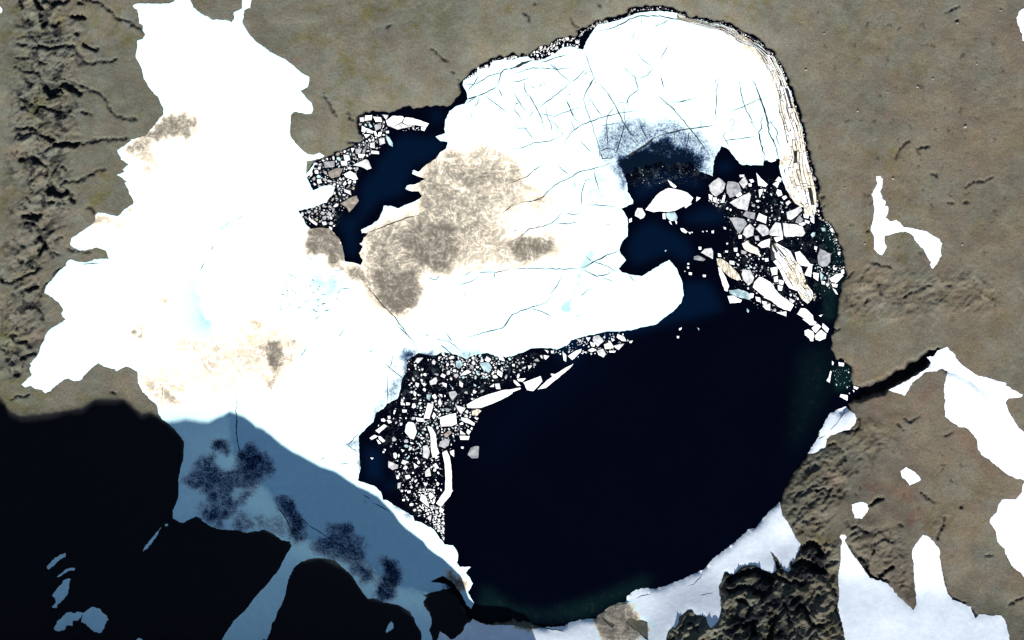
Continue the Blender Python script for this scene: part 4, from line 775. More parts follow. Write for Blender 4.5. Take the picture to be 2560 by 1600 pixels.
# floes traced one by one.  cluster ; tone ; outline
CL = {
 'D': "in the dark northern lead", 'E': "in the eastern pack", 'M': "alone on open black water", 'S': "in the southern brash", 'T': "under the ice tongue", 'N': "along the north west bay", 'C': "at the creek mouth", 'R': "in the lower brash strip",
}
floes = """D;w;B2 1260,470 1360,340 1400,300 1480,262 1590,285 1660,310 1715,360 1690,395 1600,450 1540,480 1480,487 1400,485 1340,490;large white diamond shaped floe with a grey smudge in the dark lead
D;w;B2 1470,190 1500,205 1555,250 1540,268 1500,240
D;w;B2 1745,345 1785,358 1740,392
D;l;B2 1185,450 1230,455 1262,510 1245,545 1215,558 1160,525 1165,490
D;t;B2 1450,500 1540,492 1565,540 1550,575 1500,575 1460,545
D;w;B2 1422,505 1447,500 1452,558 1425,555
D;w;B2 1480,578 1500,580 1512,612 1500,606
D;w;B2 1540,575 1560,578 1558,605 1548,600
D;w;B2 1105,560 1132,545 1132,580 1108,592
D;w;B2 1630,440 1690,400 1700,412 1640,455
E;l;B2 1950,165 1985,190 2020,220 1990,300 1930,345 1895,320 1870,290 1860,240 1900,200
E;w;B2 1858,320 1895,335 1890,385 1862,365
E;w;B2 1900,355 1935,352 1930,400 1905,395
E;w;B2 2000,330 2020,325 2005,398 1972,402
E;g;B2 2040,200 2100,205 2142,220 2170,290 2110,340 2060,358 2030,310 2025,260
E;l;B2 2200,150 2230,220 2190,270 2145,210
E;w;B2 2150,140 2195,138 2192,155 2155,162
E;l;B2 2245,305 2258,330 2225,475 2140,460 2055,400 2130,360
E;w;B2 2110,330 2160,300 2175,325 2130,352
E;w;B2 2310,120 2350,170 2415,230 2395,255 2330,240 2320,180
E;w;B2 2330,280 2378,270 2340,358
E;w;B2 2240,185 2275,180 2290,205 2260,215
E;w;B2 2235,220 2265,225 2262,250 2238,248
E;w;B2 2335,500 2410,535 2400,600 2310,565
E;g;B2 2050,545 2130,540 2200,560 2220,600 2180,660 2150,700 2110,650 2080,590
E;l;B2 2250,600 2290,640 2280,710 2220,735 2180,700 2200,640
E;l;B2 2340,605 2400,620 2430,660 2425,700 2370,720 2305,650
E;w;B2 2140,710 2170,705 2172,740 2142,742
E;l;B2 1885,830 1900,860 1900,935 1850,910 1785,875 1820,840;pale domed floe right of a round dot on black water
M;w;B2 1762,818 1790,820 1788,848 1765,846
M;g;B2 1720,910 1760,900 1830,935 1810,955 1720,940
M;w;B2 1590,645 1620,645 1660,675 1640,692 1600,670
M;w;B2 1665,680 1690,682 1684,702
M;w;B2 1693,676 1710,680 1702,692
M;w;B2 1795,670 1812,672 1806,686
M;w;B2 1832,666 1848,668 1844,682
M;w;B2 1885,670 1908,664 1906,690 1888,690
M;w;B2 2000,630 2024,640 2020,658 2002,648
M;w;B2 2025,782 2042,782 2040,796 2027,796
M;w;B2 2014,855 2042,857 2038,874 2016,872
M;w;B2 1656,974 1674,972 1676,988 1660,990
M;w;B2 1654,1006 1674,1008 1672,1026 1656,1024
M;w;B2 1670,1060 1700,1062 1698,1086 1672,1084
M;w;B2 1802,1083 1832,1084 1830,1104 1806,1105
M;w;B2 1628,1046 1640,1048 1634,1058
M;t;B2 1440,855 1462,848 1452,866
M;w;C2 1578,80 1604,68 1600,90 1580,98
M;w;C2 1558,150 1580,152 1576,172 1560,170
M;t;C2 1750,70 1768,80 1768,100
M;t;B2 2220,1400 2240,1420 2235,1445 2218,1430
E;c;B2 2170,790 2220,760 2260,800 2320,830 2350,900 2270,880 2200,850
E;g;B2 2165,850 2220,865 2205,890 2168,885
E;w;B2 2330,880 2352,895 2345,915 2332,908
E;w;B2 2095,830 2130,828 2128,865 2100,862
E;w;B2 1945,880 1970,885 1980,915 1948,912
E;c;B2 1930,930 1980,930 2040,970 2100,1030 2150,1090 2165,1130 2130,1137 2050,1100 1990,1040 1940,990;long cream and white banded slab in the middle of the eastern pack
E;w;B2 1945,1010 1970,1020 2010,1090 2052,1190 2035,1242 2010,1230 1985,1160 1960,1080;narrow white tongue shaped floe beside the cream banded slab
E;l;B2 2180,1030 2250,1040 2290,1110 2270,1160 2230,1185 2190,1140 2170,1080
E;w;B2 2055,950 2100,955 2102,990 2058,982
E;l;B2 2120,975 2150,985 2140,1005
E;w;B2 2340,1100 2440,1150 2480,1200 2440,1300 2370,1280 2275,1200 2290,1150
E;t;B2 2050,1230 2140,1220 2210,1240 2260,1270 2250,1320 2190,1310 2120,1290 2060,1260;blue green slab at the southern rim of the eastern pack
E;w;B2 2035,1285 2090,1280 2172,1325 2160,1345 2060,1352;flat white wedge below the blue green slab
E;w;B2 2250,1258 2285,1260 2280,1300 2240,1310
E;w;B2 2300,1290 2345,1300 2350,1345 2310,1330
E;w;B2 2360,1330 2410,1340 2400,1370 2370,1362
E;w;B2 2365,1378 2440,1355 2440,1420 2400,1410
E;w;B2 2385,930 2420,925 2425,955 2395,960
E;g;B2 2210,480 2300,500 2290,560 2220,540 2180,520
E;w;B2 2350,770 2440,740 2430,820 2360,830 2320,800
E;l;B2 2290,720 2330,715 2340,760 2300,760
D;w;B3 -10,-60 60,-75 76,5 30,22 0,10
E;w;B3 100,155 127,175 120,210 68,195
E;w;B3 72,205 108,210 90,262 42,230
E;w;B3 88,275 125,290 137,330 100,342 78,310
E;w;B3 130,350 167,333 182,355 150,378
E;l;B3 165,400 200,378 217,400 180,432
E;t;B3 113,392 142,398 135,418
E;l;B3 175,490 260,460 310,430 327,475 280,520 215,568 185,555
E;g;B3 300,520 335,560 310,600 260,592 268,560
E;w;B3 335,508 385,515 382,552 340,545
E;w;B3 398,545 437,540 437,602 405,580
E;w;B3 348,563 395,580 387,602 350,590
E;w;B3 288,602 340,585 357,605 320,624
E;l;B3 70,585 118,595 143,722 20,712 8,680
E;l;B3 140,595 270,610 330,630 350,690 330,717 170,727 152,710
E;t;B3 420,685 447,680 442,715 420,732 403,705
E;w;B3 125,484 148,486 145,498 128,496
E;t;B3 500,640 540,640 545,670 515,672
E;w;B3 582,655 605,640 620,665 608,685
E;g;B3 490,835 590,885 590,960 560,1000 520,1010 475,985 468,910;lone grey five sided floe near the eastern shore
E;w;B3 255,870 300,860 350,920 400,980 430,990 380,1005 310,995 275,960
E;w;B3 385,1000 420,990 407,1107 343,1085
E;w;B3 22,1020 90,1008 87,1080 40,1087
E;w;B3 425,1060 480,1070 472,1142 430,1112
E;t;B3 488,1048 527,1090 500,1142
E;w;B3 505,1140 540,1148 535,1175 508,1172
E;w;B3 545,1165 582,1170 562,1198
E;w;B3 580,1120 640,1080 700,1070 712,1095 650,1160 600,1152
E;w;B3 688,1040 717,1028 722,1072 695,1077
E;w;B3 612,1015 650,1018 645,1040 620,1036
E;w;B3 608,1210 640,1228 662,1272 640,1262
E;w;B3 600,1165 660,1175 650,1205 610,1195
E;w;B3 440,812 467,820 457,852 438,840
E;w;B3 660,870 685,865 680,895 664,898
E;w;B3 58,735 135,718 142,745 80,777
E;w;B3 -10,750 20,760 15,800 -10,790
E;w;B3 55,1105 95,1095 92,1150 60,1150
E;w;B3 100,1130 150,1140 142,1180 105,1172
E;w;B3 90,1185 140,1190 130,1235 95,1228
E;w;B3 118,1320 170,1308 243,1370 210,1425 150,1412 80,1375
E;w;B3 -20,1165 50,1200 100,1260 162,1310 110,1350 80,1370 30,1330 -40,1300;big white slab with clean straight cracks in the lower eastern pack
E;l;B3 200,1300 258,1330 230,1357 203,1330
E;w;B3 78,1440 172,1430 172,1478
E;w;B3 310,1400 350,1400 425,1465 430,1512 400,1530 275,1455
E;w;B3 480,1470 517,1458 500,1482
C;w;C3 345,100 380,85 428,110 438,158 420,192 390,172 350,142
C;w;C3 412,75 468,32 503,60 452,122 430,102
C;w;C3 520,28 577,80 562,120 510,68
C;w;C3 502,88 552,130 545,172 490,197 450,180 445,142
C;w;C3 392,178 432,188 425,200 400,198
E;w;C3 325,-10 385,-20 458,20 450,50 400,48
C;w;C3 605,383 622,400 615,427 605,420
C;w;C3 665,398 720,405 715,437 670,432
C;w;C3 718,383 747,393 742,406
C;w;C3 588,480 602,485 590,545 572,545
C;w;C3 568,545 592,552 582,592 552,572
C;w;C3 808,622 857,638 840,658 812,646
C;w;C3 688,700 752,708 752,765 720,745 678,725
C;w;C3 800,660 818,665 812,684
C;w;C3 762,685 775,690 770,702
C;w;C3 755,482 768,490 764,505
C;t;C3 640,600 655,610 645,625
C;l;C3 742,622 755,630 748,650
S;w;C1 1625,780 1678,798 1640,930 1583,930;upright white rectangular slab in the southern brash pack
S;w;C1 1990,800 2070,750 2230,690 2330,665 2419,652 2425,690 2380,722 2280,770 2140,825 2050,832 1998,830;long smooth white floe shaped like a blade between brash and open lake
S;w;C1 1740,920 1830,890 1890,878 1897,980 1850,1000 1750,1005 1738,960;broad white block at the heart of the southern brash pack
S;w;C1 1680,868 1702,900 1680,937 1663,910
S;w;C1 1508,920 1582,930 1582,962 1520,957
S;w;C1 1440,960 1490,970 1522,1050 1490,1130 1450,1112 1405,1050 1418,990;big rounded white floe left of the narrow upright slabs
S;w;C1 1620,1000 1660,1010 1700,1080 1712,1200 1732,1260 1670,1302 1653,1230 1650,1100 1630,1040;tall crooked white floe running down the southern brash pack
S;w;C1 1938,920 2000,930 2067,975 2060,997 1990,970 1943,950
S;w;C1 1128,1045 1210,985 1237,1000 1160,1072
S;w;C1 1072,1115 1120,1083 1152,1100 1095,1132
S;w;C1 1155,1098 1178,1100 1222,1140 1200,1157 1160,1127
S;w;C1 1138,1128 1157,1135 1182,1167 1160,1172
S;w;C1 1242,908 1268,905 1272,928 1250,935
S;w;C1 1235,945 1262,942 1285,965 1255,978
S;w;C1 1305,848 1322,850 1308,892 1298,885
S;w;C1 1368,773 1400,783 1412,805 1370,802
S;w;C1 1382,845 1425,848 1422,872 1385,872
S;l;C1 1520,360 1582,355 1530,407 1503,390
S;w;C1 1494,418 1515,418 1514,438 1496,438
S;l;C1 1640,575 1700,540 1717,570 1700,602 1650,612
S;w;C1 1760,503 1792,520 1780,547 1743,530
S;w;C1 1758,588 1802,600 1800,637 1768,620
S;w;C1 1923,573 1957,600 1950,637 1923,620
S;w;C1 1960,490 2000,468 2037,490 1980,517 1928,525
S;t;C1 1888,390 1930,378 1957,420 1920,462 1888,440
S;t;C1 1948,310 2022,303 2042,330 1990,372 1958,352
S;w;C1 2180,343 2222,370 2200,402 2163,380
S;w;C1 2288,330 2342,360 2352,390 2298,372
S;t;C1 2108,400 2200,398 2232,450 2200,502 2148,470
S;w;C1 2288,468 2332,500 2320,542 2278,510
S;w;C1 1508,588 1542,600 1530,637 1508,620
S;w;C1 1558,588 1612,605 1590,627
S;g;C1 1820,680 1880,668 1902,700 1860,762 1828,720
S;t;C1 1613,700 1652,705 1640,762 1613,740
S;w;C1 1728,698 1762,705 1745,722
S;w;C1 1492,663 1517,690 1505,724 1488,700
S;w;C1 1460,670 1480,672 1478,692 1462,690
S;l;C1 1738,738 1762,790 1740,822 1718,780
S;l;C1 1880,800 1982,830 1940,892 1908,850
S;w;C1 2053,658 2087,675 2070,694 2050,688
S;w;C1 2032,700 2050,698 2046,716
S;w;C1 2208,630 2250,600 2247,632
S;l;C1 2258,600 2300,598 2312,652 2268,650
S;c;C1 2040,860 2100,838 2130,860 2090,902 2048,900
S;w;C1 2058,920 2104,925 2090,944
S;w;C1 1923,1093 2022,1095 2010,1132 1930,1132
S;w;C1 1998,1028 2032,1050 2010,1084 1988,1060
S;w;C1 1930,1040 1982,1080 1930,1078
S;g;C1 2070,1190 2107,1190 2102,1300 2040,1307 1998,1270 2030,1208;dark grey round floe alone on the open lake beside the brash pack
S;w;C1 1938,1196 1962,1196 1960,1215 1940,1214
S;w;C1 1830,1240 1872,1223 1872,1292 1840,1272
R;w;C1 1760,1250 1800,1230 1830,1290 1847,1400 1850,1512 D1 1852,90 1785,92 C1 1790,1512 1788,1420 1778,1330;long narrow white floe curving down the edge of the lower brash
R;w;D1 1785,96 1862,95 1835,150 1750,252 1703,220 1740,160;white kite shaped floe joined to the foot of the long curved floe
S;g;C1 1790,1120 1832,1130 1820,1182 1780,1212 1728,1190 1740,1150
S;b;C1 1770,1080 1830,1040 1850,1065 1800,1110
S;l;C1 1580,1190 1620,1180 1645,1250 1622,1312 1578,1290
S;w;C1 1680,1280 1732,1288 1700,1314
R;l;C1 1253,1330 1342,1370 1342,1400 1290,1417 1248,1390
R;w;C1 1388,1320 1444,1340 1400,1364 1373,1352
M;w;C1 1080,1298 1112,1303 1095,1318
R;w;C1 1488,1348 1532,1380 1500,1404
R;w;C1 1205,1218 1228,1220 1222,1238
R;w;C1 1196,1240 1214,1236 1212,1256 1198,1256
R;w;C1 1298,1258 1320,1250 1335,1275 1322,1312 1303,1300
R;w;C1 1368,1218 1404,1230 1385,1248
R;w;C1 1700,1350 1732,1400 1700,1402 1668,1370
R;l;C1 1640,1390 1655,1470 1600,1482 1598,1430
R;w;C1 1408,1470 1450,1462 1462,1490 1420,1505
R;l;D1 1338,30 1372,20 1362,72 1338,80
R;w;D1 1368,95 1390,92 1388,112 1370,112
R;w;D1 1402,95 1420,96 1416,112
R;w;D1 1428,102 1462,98 1458,122 1434,124
R;w;D1 1382,180 1408,178 1404,198 1384,198
R;w;D1 1420,176 1448,178 1440,198
R;w;D1 1560,130 1602,150 1642,260 1600,232 1548,190
R;w;D1 1640,110 1688,150 1650,184 1630,150
R;w;D1 1625,345 1655,345 1652,374 1628,372
R;w;D1 1578,20 1624,30 1600,62
R;w;D1 1738,250 1777,280 1760,312 1733,300
R;w;D1 1610,310 1632,305 1634,330 1614,330
T;w;C2 12,565 40,575 82,620 50,622 20,592
T;w;C2 48,555 132,550 100,582 60,577
T;w;C2 105,590 200,555 270,530 287,580 245,630 200,670 140,660 120,612;large white block resting against the slender pointed floe
T;w;C2 240,655 330,570 410,510 510,450 582,413 540,462 430,552 320,642;slender pointed white floe like a blade at the rim of the open lake
T;w;C2 368,505 402,510 400,532 368,520
T;w;C2 -20,655 80,638 82,652 0,682
T;w;C2 300,330 352,340 320,374 302,360
T;w;C2 90,458 132,438 125,455
T;w;C2 150,430 192,430 160,464
T;w;C2 2,415 26,415 24,438 4,436
T;w;C2 368,290 394,290 390,314 370,312
T;w;C2 308,280 344,292 340,314
T;w;C2 478,300 512,330 512,392 488,380
T;w;C2 528,340 600,290 657,270 650,302 570,377;long white lozenge floe in the jam above the pointed blade
T;l;C2 770,155 820,140 867,200 810,252 758,190
T;w;C2 738,205 784,220 780,252 748,245
T;w;C2 718,285 760,263 802,282 750,304
T;l;C2 800,290 860,268 887,320 865,354 818,330
T;c;C2 868,230 922,208 942,270 878,272
T;w;C2 908,190 930,195 962,250 950,272 925,240
T;w;C2 918,290 982,290 972,307 922,307
T;l;C2 960,240 1062,220 1010,284 978,265
T;w;C2 936,168 972,190 945,202
T;w;C2 998,130 1062,160 1082,200 1040,197 988,162
T;w;C2 1108,200 1142,192 1130,216 1112,216
T;l;C2 608,180 657,185 640,214
T;w;C2 698,165 742,165 720,202
T;w;C2 676,300 704,298 702,316
T;w;C2 652,315 680,302 668,322
N;w;A1 1230,1140 1290,1093 1390,1098 1400,1112 1375,1150 1300,1195 1240,1182;white left half of the cracked oblong floe in the north bay
N;w;A1 1408,1108 1480,1115 1560,1140 1632,1167 1610,1200 1560,1190 1500,1180 1440,1185 1385,1155;white right half of the cracked oblong floe in the north bay
N;l;A1 1240,1190 1300,1200 1375,1160 1440,1192 1500,1188 1380,1214 1340,1224 1300,1205
N;w;A1 1560,1195 1608,1205 1590,1238 1560,1228
N;w;A1 1030,1090 1100,1088 1090,1132 1028,1140
N;w;A1 1108,1100 1180,1108 1192,1150 1130,1152
N;l;A1 980,1110 1020,1105 1022,1150 985,1150
N;l;A1 1190,1080 1252,1088 1230,1132
N;w;A1 1000,1188 1042,1210 1030,1252 998,1240
N;w;A1 1042,1208 1112,1240 1100,1262 1048,1252
N;g;A1 1118,1180 1182,1160 1182,1212 1130,1232
N;w;A1 1018,1268 1082,1270 1040,1304
N;w;A1 1108,1240 1130,1235 1152,1290 1125,1280
N;w;A1 1158,1250 1190,1242 1182,1280 1150,1296
N;w;A1 1226,1238 1256,1234 1256,1258 1230,1258
N;t;A1 1228,1270 1260,1300 1292,1350 1292,1387 1258,1370 1230,1302
N;l;A1 1158,1310 1212,1298 1222,1352 1168,1372
N;l;A1 1078,1350 1122,1338 1122,1402 1078,1392
N;w;A1 898,1400 932,1398 910,1442
N;g;A1 938,1410 1002,1400 980,1462 938,1450
N;g;A1 1010,1415 1052,1360 1030,1440 1005,1450
N;w;A1 962,1450 1032,1460 1010,1492 973,1490
N;w;A1 826,1460 880,1468 892,1512 840,1520
N;l;A1 1088,1420 1162,1430 1162,1457 1088,1452
N;l;B1 908,50 980,18 1040,-10 1062,5 1092,80 1050,92 990,62;pale pointed floe reaching right into the north west bay
N;w;B1 828,135 890,103 942,130 962,180 920,187 850,162;bright white floe on the west side of the north west bay
N;b;B1 680,110 760,75 822,80 792,152 720,172 690,152
N;w;B1 552,100 585,95 592,125 560,128
N;w;B1 575,185 610,180 622,215 585,222
N;w;B1 918,195 944,192 942,218 922,216
N;b;B1 850,380 910,345 952,335 972,385 912,462 880,492 858,450 798,410;flat silty brown floe on the west side of the bay
N;l;B1 828,270 890,288 902,332 838,302
N;w;B1 498,530 522,560 582,600 572,617 530,592 500,562
N;g;B1 638,20 740,8 742,62 650,72
N;l;B1 800,10 860,5 862,50 810,52
N;l;B1 1478,100 1500,92 1530,120 1510,140 1480,132
N;g;A1 1702,1300 1740,1270 1780,1262 1800,1320 1740,1330
N;w;B1 690,625 720,640 718,662 696,650"""
def tone_label(t): return TONE[t]
def shape_word(co):
    P = np.array(co); P = P - P.mean(0); ev = np.linalg.eigvalsh(P.T @ P)
    r_ = math.sqrt(ev[1] / max(ev[0], 1e-6)); n = len(co)
    if r_ > 2.6: return "splinter"
    if n == 3: return "triangular floe"
    if r_ > 1.75: return "oblong floe"
    if n >= 7: return "rounded floe"
    if n >= 5: return "blocky floe"
    return "chunky floe"
FL = []
for line in floes.split('\n'):
    f = line.split(';'); co = pts(f[2])
    FL.append(dict(cl=f[0], t=f[1], co=co, lab=f[3] if len(f) > 3 else None))
for A_, c, _ in []: pass
slab1 = pts("B3 20,780 80,780 150,820 220,860 250,940 310,1000 330,1060 370,1170 432,1260 410,1320 370,1360 310,1310 280,1240 200,1210 160,1160 130,1090 90,1010 30,940 25,850")
mark(slab1)
for f in FL: mark(f['co'])
# small fragments filling the pack, largest first; everything past the limit goes into one brash mesh
def rand_floe(x, y, r):
    n = rnd.choice((4, 5, 5, 6)); a0 = rnd.uniform(0, 6.3); el = rnd.uniform(.35, .95); ro = rnd.uniform(0, 3.14)
    out = []
    for i in range(n):
        a = a0 + 6.283 * (i + rnd.uniform(-.25, .25)) / n; q = r * rnd.uniform(.75, 1.15)
        u, v = q * math.cos(a), q * el * math.sin(a)
        out.append((x + u * math.cos(ro) - v * math.sin(ro), y + u * math.sin(ro) + v * math.cos(ro)))
    return out
zones = [("S", "C1 1390,400 1500,380 1700,370 1720,330 2000,330 2419,345 C2 200,300 280,310 300,420 200,470 C1 2300,640 1990,780 2100,840 2110,920 2020,1100 1880,1120 1870,1230 1740,1260 1560,1330 1300,1330 1240,1200 1400,1000 1230,1010 1130,1000 1330,780 1400,600", 170, (1.8, 7.5), "wwlllgtg"),
         ("S", "C1 1560,740 1720,700 1980,800 2110,850 2110,920 2020,1090 1880,1090 1730,1260 1540,1290 1400,1150 1480,930", 120, (1.5, 5.5), "wwwllgt"),
         ("S", "C1 1720,310 2000,350 2419,340 2380,470 2200,560 1920,540 1740,440", 95, (1.5, 6.5), "wwttlg"),
         ("R", "C1 1250,1310 1740,1290 1760,1512 D1 1780,150 1700,300 1780,560 1720,480 1600,410 1500,330 1380,150 1300,0 C1 1350,1512", 80, (1.6, 6.0), "wwwl"),
         ("R", "D1 1690,250 1780,280 1770,560 1700,450 1670,380", 34, (2.4, 6.0), "wwl"),
         ("R", "D1 1530,90 1690,90 1680,330 1580,280", 40, (1.4, 4.0), "www"),
         ("T", "C2 280,290 480,270 560,210 740,150 1050,110 1100,200 980,300 870,350 700,310 560,390 480,330", 70, (1.2, 3.4), "wwltg"),
         ("E", "B2 1870,330 2419,180 B3 60,300 240,420 440,600 320,730 0,780 B2 2180,780 2020,560 2080,480 1850,400", 60, (1.4, 4.6), "wwllg"),
         ("E", "B2 2240,820 2419,780 B3 0,1010 100,1120 180,1220 420,1330 300,1390 60,1450 B2 2380,1380 2260,1300 2180,1130 1980,930", 65, (1.5, 5.2), "wwllgt"),
         ("E", "B3 430,980 720,1010 700,1110 620,1260 520,1180", 36, (1.3, 3.8), "wwlt"),
         ("E", "B3 380,1230 460,1260 440,1330", 10, (1.3, 2.6), "cl"),
         ("E", "B3 470,560 640,680 740,1040 680,1060 600,800 500,640", 20, (1.0, 1.9), "t"),
         ("C", "C3 610,480 770,450 780,640 650,640", 24, (.8, 1.6), "tl"),
         ("N", "A1 970,1100 1230,1080 1240,1250 1200,1400 1100,1460 1000,1512 B1 900,330 760,440 740,640 480,600 420,500 700,340 560,240 480,160 560,30 A1 800,1440 1020,1340", 230, (1.8, 7.5), "wllggbgt"),
         ("N", "A1 1240,1170 1640,1160 1590,1240 1300,1230", 12, (1.2, 2.6), "w"),
         ("D", "B2 1850,330 2030,400 1980,410 1860,390", 14, (1.4, 3), "w"),
         ("N", "A1 2100,640 2419,520 A2 160,545 240,460 500,350 640,330 640,440 420,520 300,560 180,600 0,620 A1 2340,640 2100,760 1960,800", 110, (1.3, 5.5), "wwwl")]
small = []
for cl, zs, n, (r0, r1), tt in zones:
    Z = pts(zs); xs = [p[0] for p in Z]; ys = [p[1] for p in Z]
    rad = sorted([r0 + (r1 - r0) * rnd.random() ** 2.2 for _ in range(n)], reverse=True)
    for r in rad:
        for _ in range(40):
            x, y = rnd.uniform(min(xs), max(xs)), rnd.uniform(min(ys), max(ys))
            if not inside(Z, x, y): continue
            if not (0 <= x < 2640 and 0 <= y < 1640): continue
            yy0, yy1, xx0, xx1 = int(y - r * .8), int(y + r * .8) + 1, int(x - r * .8), int(x + r * .8) + 1
            if occ[yy0:yy1, xx0:xx1].any(): continue
            if sample(ice_mask, x, y) > .5 or sample(lake, x, y) < .5: continue
            co = rand_floe(x, y, r); mark(co); small.append(dict(cl=cl, t=rnd.choice(tt), co=co, lab=None, r=r)); break
small.sort(key=lambda f: -abs(area(f['co'])))
BUD = 296 - len(FL) - 1
ind = FL + small[:BUD]; brash = small[BUD:]
GR = {'D': "floes in the northern lead", 'E': "floes in the eastern pack", 'M': "drifting ice chips on open water", 'S': "floes in the southern brash", 'T': "floes jammed under the ice tongue", 'N': "floes along the north west bay", 'C': "floes near the creek mouth", 'R': "floes in the lower brash strip"}
for f in ind:
    a = abs(area(f['co'])); f['a'] = a
    f['cx'] = sum(p[0] for p in f['co']) / len(f['co']); f['cy'] = sum(p[1] for p in f['co']) / len(f['co'])
    sz = "tiny" if a < 45 else "small" if a < 160 else "medium" if a < 600 else "large"
    if not f['lab']: f['key'] = (f['cl'], sz + " " + TONE[f['t']] + " " + shape_word(f['co']))
ORD = ["", "second ", "third ", "fourth ", "fifth ", "sixth ", "seventh ", "eighth ", "ninth ", "tenth ", "eleventh ", "twelfth "]
keys = {}
for f in ind:
    if not f['lab']: keys.setdefault(f['key'], []).append(f)
def name_group(L, d, place):
    n = len(L)
    if n == 1: L[0]['lab'] = f"{d} {place}"; return
    if n > 7:
        L = sorted(L, key=lambda f: f['cy']); k_ = max(2, min(3, n // 6)) if not place.startswith(("at the top", "in the")) or '|' not in place else 2
        names = ["top", "bottom"] if k_ == 2 else ["top", "middle", "bottom"]
        if '|' in place:
            L = sorted(L, key=lambda f: f['cx']); names = ["left", "right"] if k_ == 2 else ["left", "centre", "right"]
            if place.count('|') > 1:
                for f in L: f['lab'] = d + ' ' + place.replace('|', '')
                return
        for q in range(k_):
            name_group(L[n * q // k_: n * (q + 1) // k_], d, f"{place}|, {names[q]} part")
        return
    L.sort(key=lambda f: f['cx']); place = place.replace('|', '')
    for i, f in enumerate(L):
        if i < (n + 1) // 2: f['lab'] = f"{d}, {ORD[i]}from left, {place}" if i else f"leftmost {d} {place}"
        else:
            j = n - 1 - i; f['lab'] = f"{d}, {ORD[j]}from right, {place}" if j else f"rightmost {d} {place}"
for (cl, d), L in keys.items(): name_group(L, d, CL[cl])
for f in ind:
    a = f['a']; co = f['co']
    if a > 120: co = rough(co, 6.0 if a < 2000 else 7.0, .8, 17)
    prism("ice_floe", co, rnd.uniform(.45, 1.0) + min(.5, a / 3000), FM[f['t']], None, label=f['lab'], category="ice floe", group=GR[f['cl']])
# brash too small or too many to tell apart
BV = []; BF = []; BM = []; order = list(FM)
def brash_add(co, t):
    n = len(co); V, F = prism_geo(co, rnd.uniform(.3, .7)); o_ = len(BV)
    BV.extend(V); BF.extend([(a + o_, b + o_, c + o_) for a, b, c in F]); BM.extend([order.index(t)] * len(F))
for f in brash: brash_add(f['co'], f['t'])
for zs, n, tt in (("B2 1060,70 1800,20 1850,120 1500,180 1350,250 1150,300", 24, "tlg"), ("C1 1390,380 1700,350 2419,350 C2 280,300 250,420 C1 2300,640 2110,850 1900,1200 1500,1330 1280,1300 1130,1040 1390,600", 120, "wltgg"),
                  ("C1 1260,1330 1760,1280 D1 1780,200 1760,560 1500,330 1330,60", 120, "wlgg"), ("B2 1850,200 2419,180 B3 440,600 740,1040 640,1260 300,1390 0,1450 B2 2160,1340 1980,950 2020,560", 90, "wltg"),
                  ("A1 970,1100 1230,1080 1240,1250 1200,1400 1000,1512 B1 900,330 740,640 480,600 420,500 700,340 560,240 480,160 560,30 A1 800,1440", 150, "lggbc"), ("D1 1690,240 1780,280 1775,570 1690,430", 50, "ww")):
    Z = pts(zs); xs = [p[0] for p in Z]; ys = [p[1] for p in Z]
    for _ in range(n * 3):
        if n <= 0: break
        x, y = rnd.uniform(min(xs), max(xs)), rnd.uniform(min(ys), max(ys))
        if not inside(Z, x, y) or occ[int(y), int(x)]: continue
        if sample(ice_mask, x, y) > .5 and y > 470: continue
        if sample(lake, x, y) < .5: continue
        co = rand_floe(x, y, rnd.uniform(.7, 1.7)); mark(co); brash_add(co, rnd.choice(tt)); n -= 1
rim = lake_poly[:48]
for _ in range(900):
    i = rnd.randrange(len(rim) - 1); t_ = rnd.random(); (xa, ya), (xb, yb) = rim[i], rim[i + 1]; L = math.hypot(xb - xa, yb - ya) + 1e-6
    o_ = rnd.uniform(2.5, 9.0); x = xa + (xb - xa) * t_ - (yb - ya) / L * o_; y = ya + (yb - ya) * t_ + (xb - xa) / L * o_
    if sample(ice_mask, x, y) > .5 or sample(lake_s, x, y) < .6 or occ[int(y), int(x)]: continue
    co = rand_floe(x, y, rnd.choice((.8, 1.1, 1.5, 2.2))); mark(co); brash_add(co, rnd.choice("wlgcb"))
link("brash_ice", mesh_np("brash_ice", BV, BF, [FM[k_] for k_ in order], midx=BM), kind="stuff", label="scattered white and grey brash ice crumbs between the floes", category="brash ice")

# beige slab of close-set plates in the eastern pack
sl_root = empty("ice_floe", 0, 0, label="long beige slab of close set brick like plates slanting through the eastern pack", category="ice floe", group=GR['E'])
inner = pts("B3 25,800 30,940 90,1010 130,1090 160,1160 200,1210 280,1240 310,1310 370,1355"); outer = pts("B3 75,780 150,820 220,860 250,940 310,1000 330,1060 370,1170 432,1260 412,1320")
band(inner, outer, 6, 13.0, sl_root, (FM['c'], FM['w']), 23, 1.1, "slab_plate")
prism("slab_base", rough(slab1, 6, .8, 3), .3, M_C, sl_root)

# ---------------------------------------------------------------- land snow
M_SW = ice_mat("shade_tint_snow")  # western snow, its base colour tinted teal to stand for shade
def patch(poly, name, label, cuts_=[], sp=11.0, cat="snow patch", group=None, holes=0):
    out = rough(poly, 5.0, 1.5, 0) if name == "snowfield" else rough(poly, 4.0, 1.9, 41)
    pl, fl = cut_sheet(out, cuts_, sp, z_snow, tf, 2.6, holes=holes)
    if len(pl) == 1 and not fl:
        V, F, T = pl[0][2]; link(name, mesh_np(name, V, F, [M_S if sum(p_[0] for p_ in poly) / len(poly) > 1250 else M_SW], T, True), label=label, category=cat, group=group); return
    root = empty(name, 0, 0, label=label, category=cat, group=group)
    for A_, c, (V, F, T) in pl: link("snow_slab", mesh_np("snow_slab", V, F, [M_S if sum(p_[0] for p_ in poly) / len(poly) > 1250 else M_SW], T, True), root)
    if fl: link("crack_floor", mesh_np("crack_floor", fl[0], fl[1], [M_C]), root, kind="stuff")
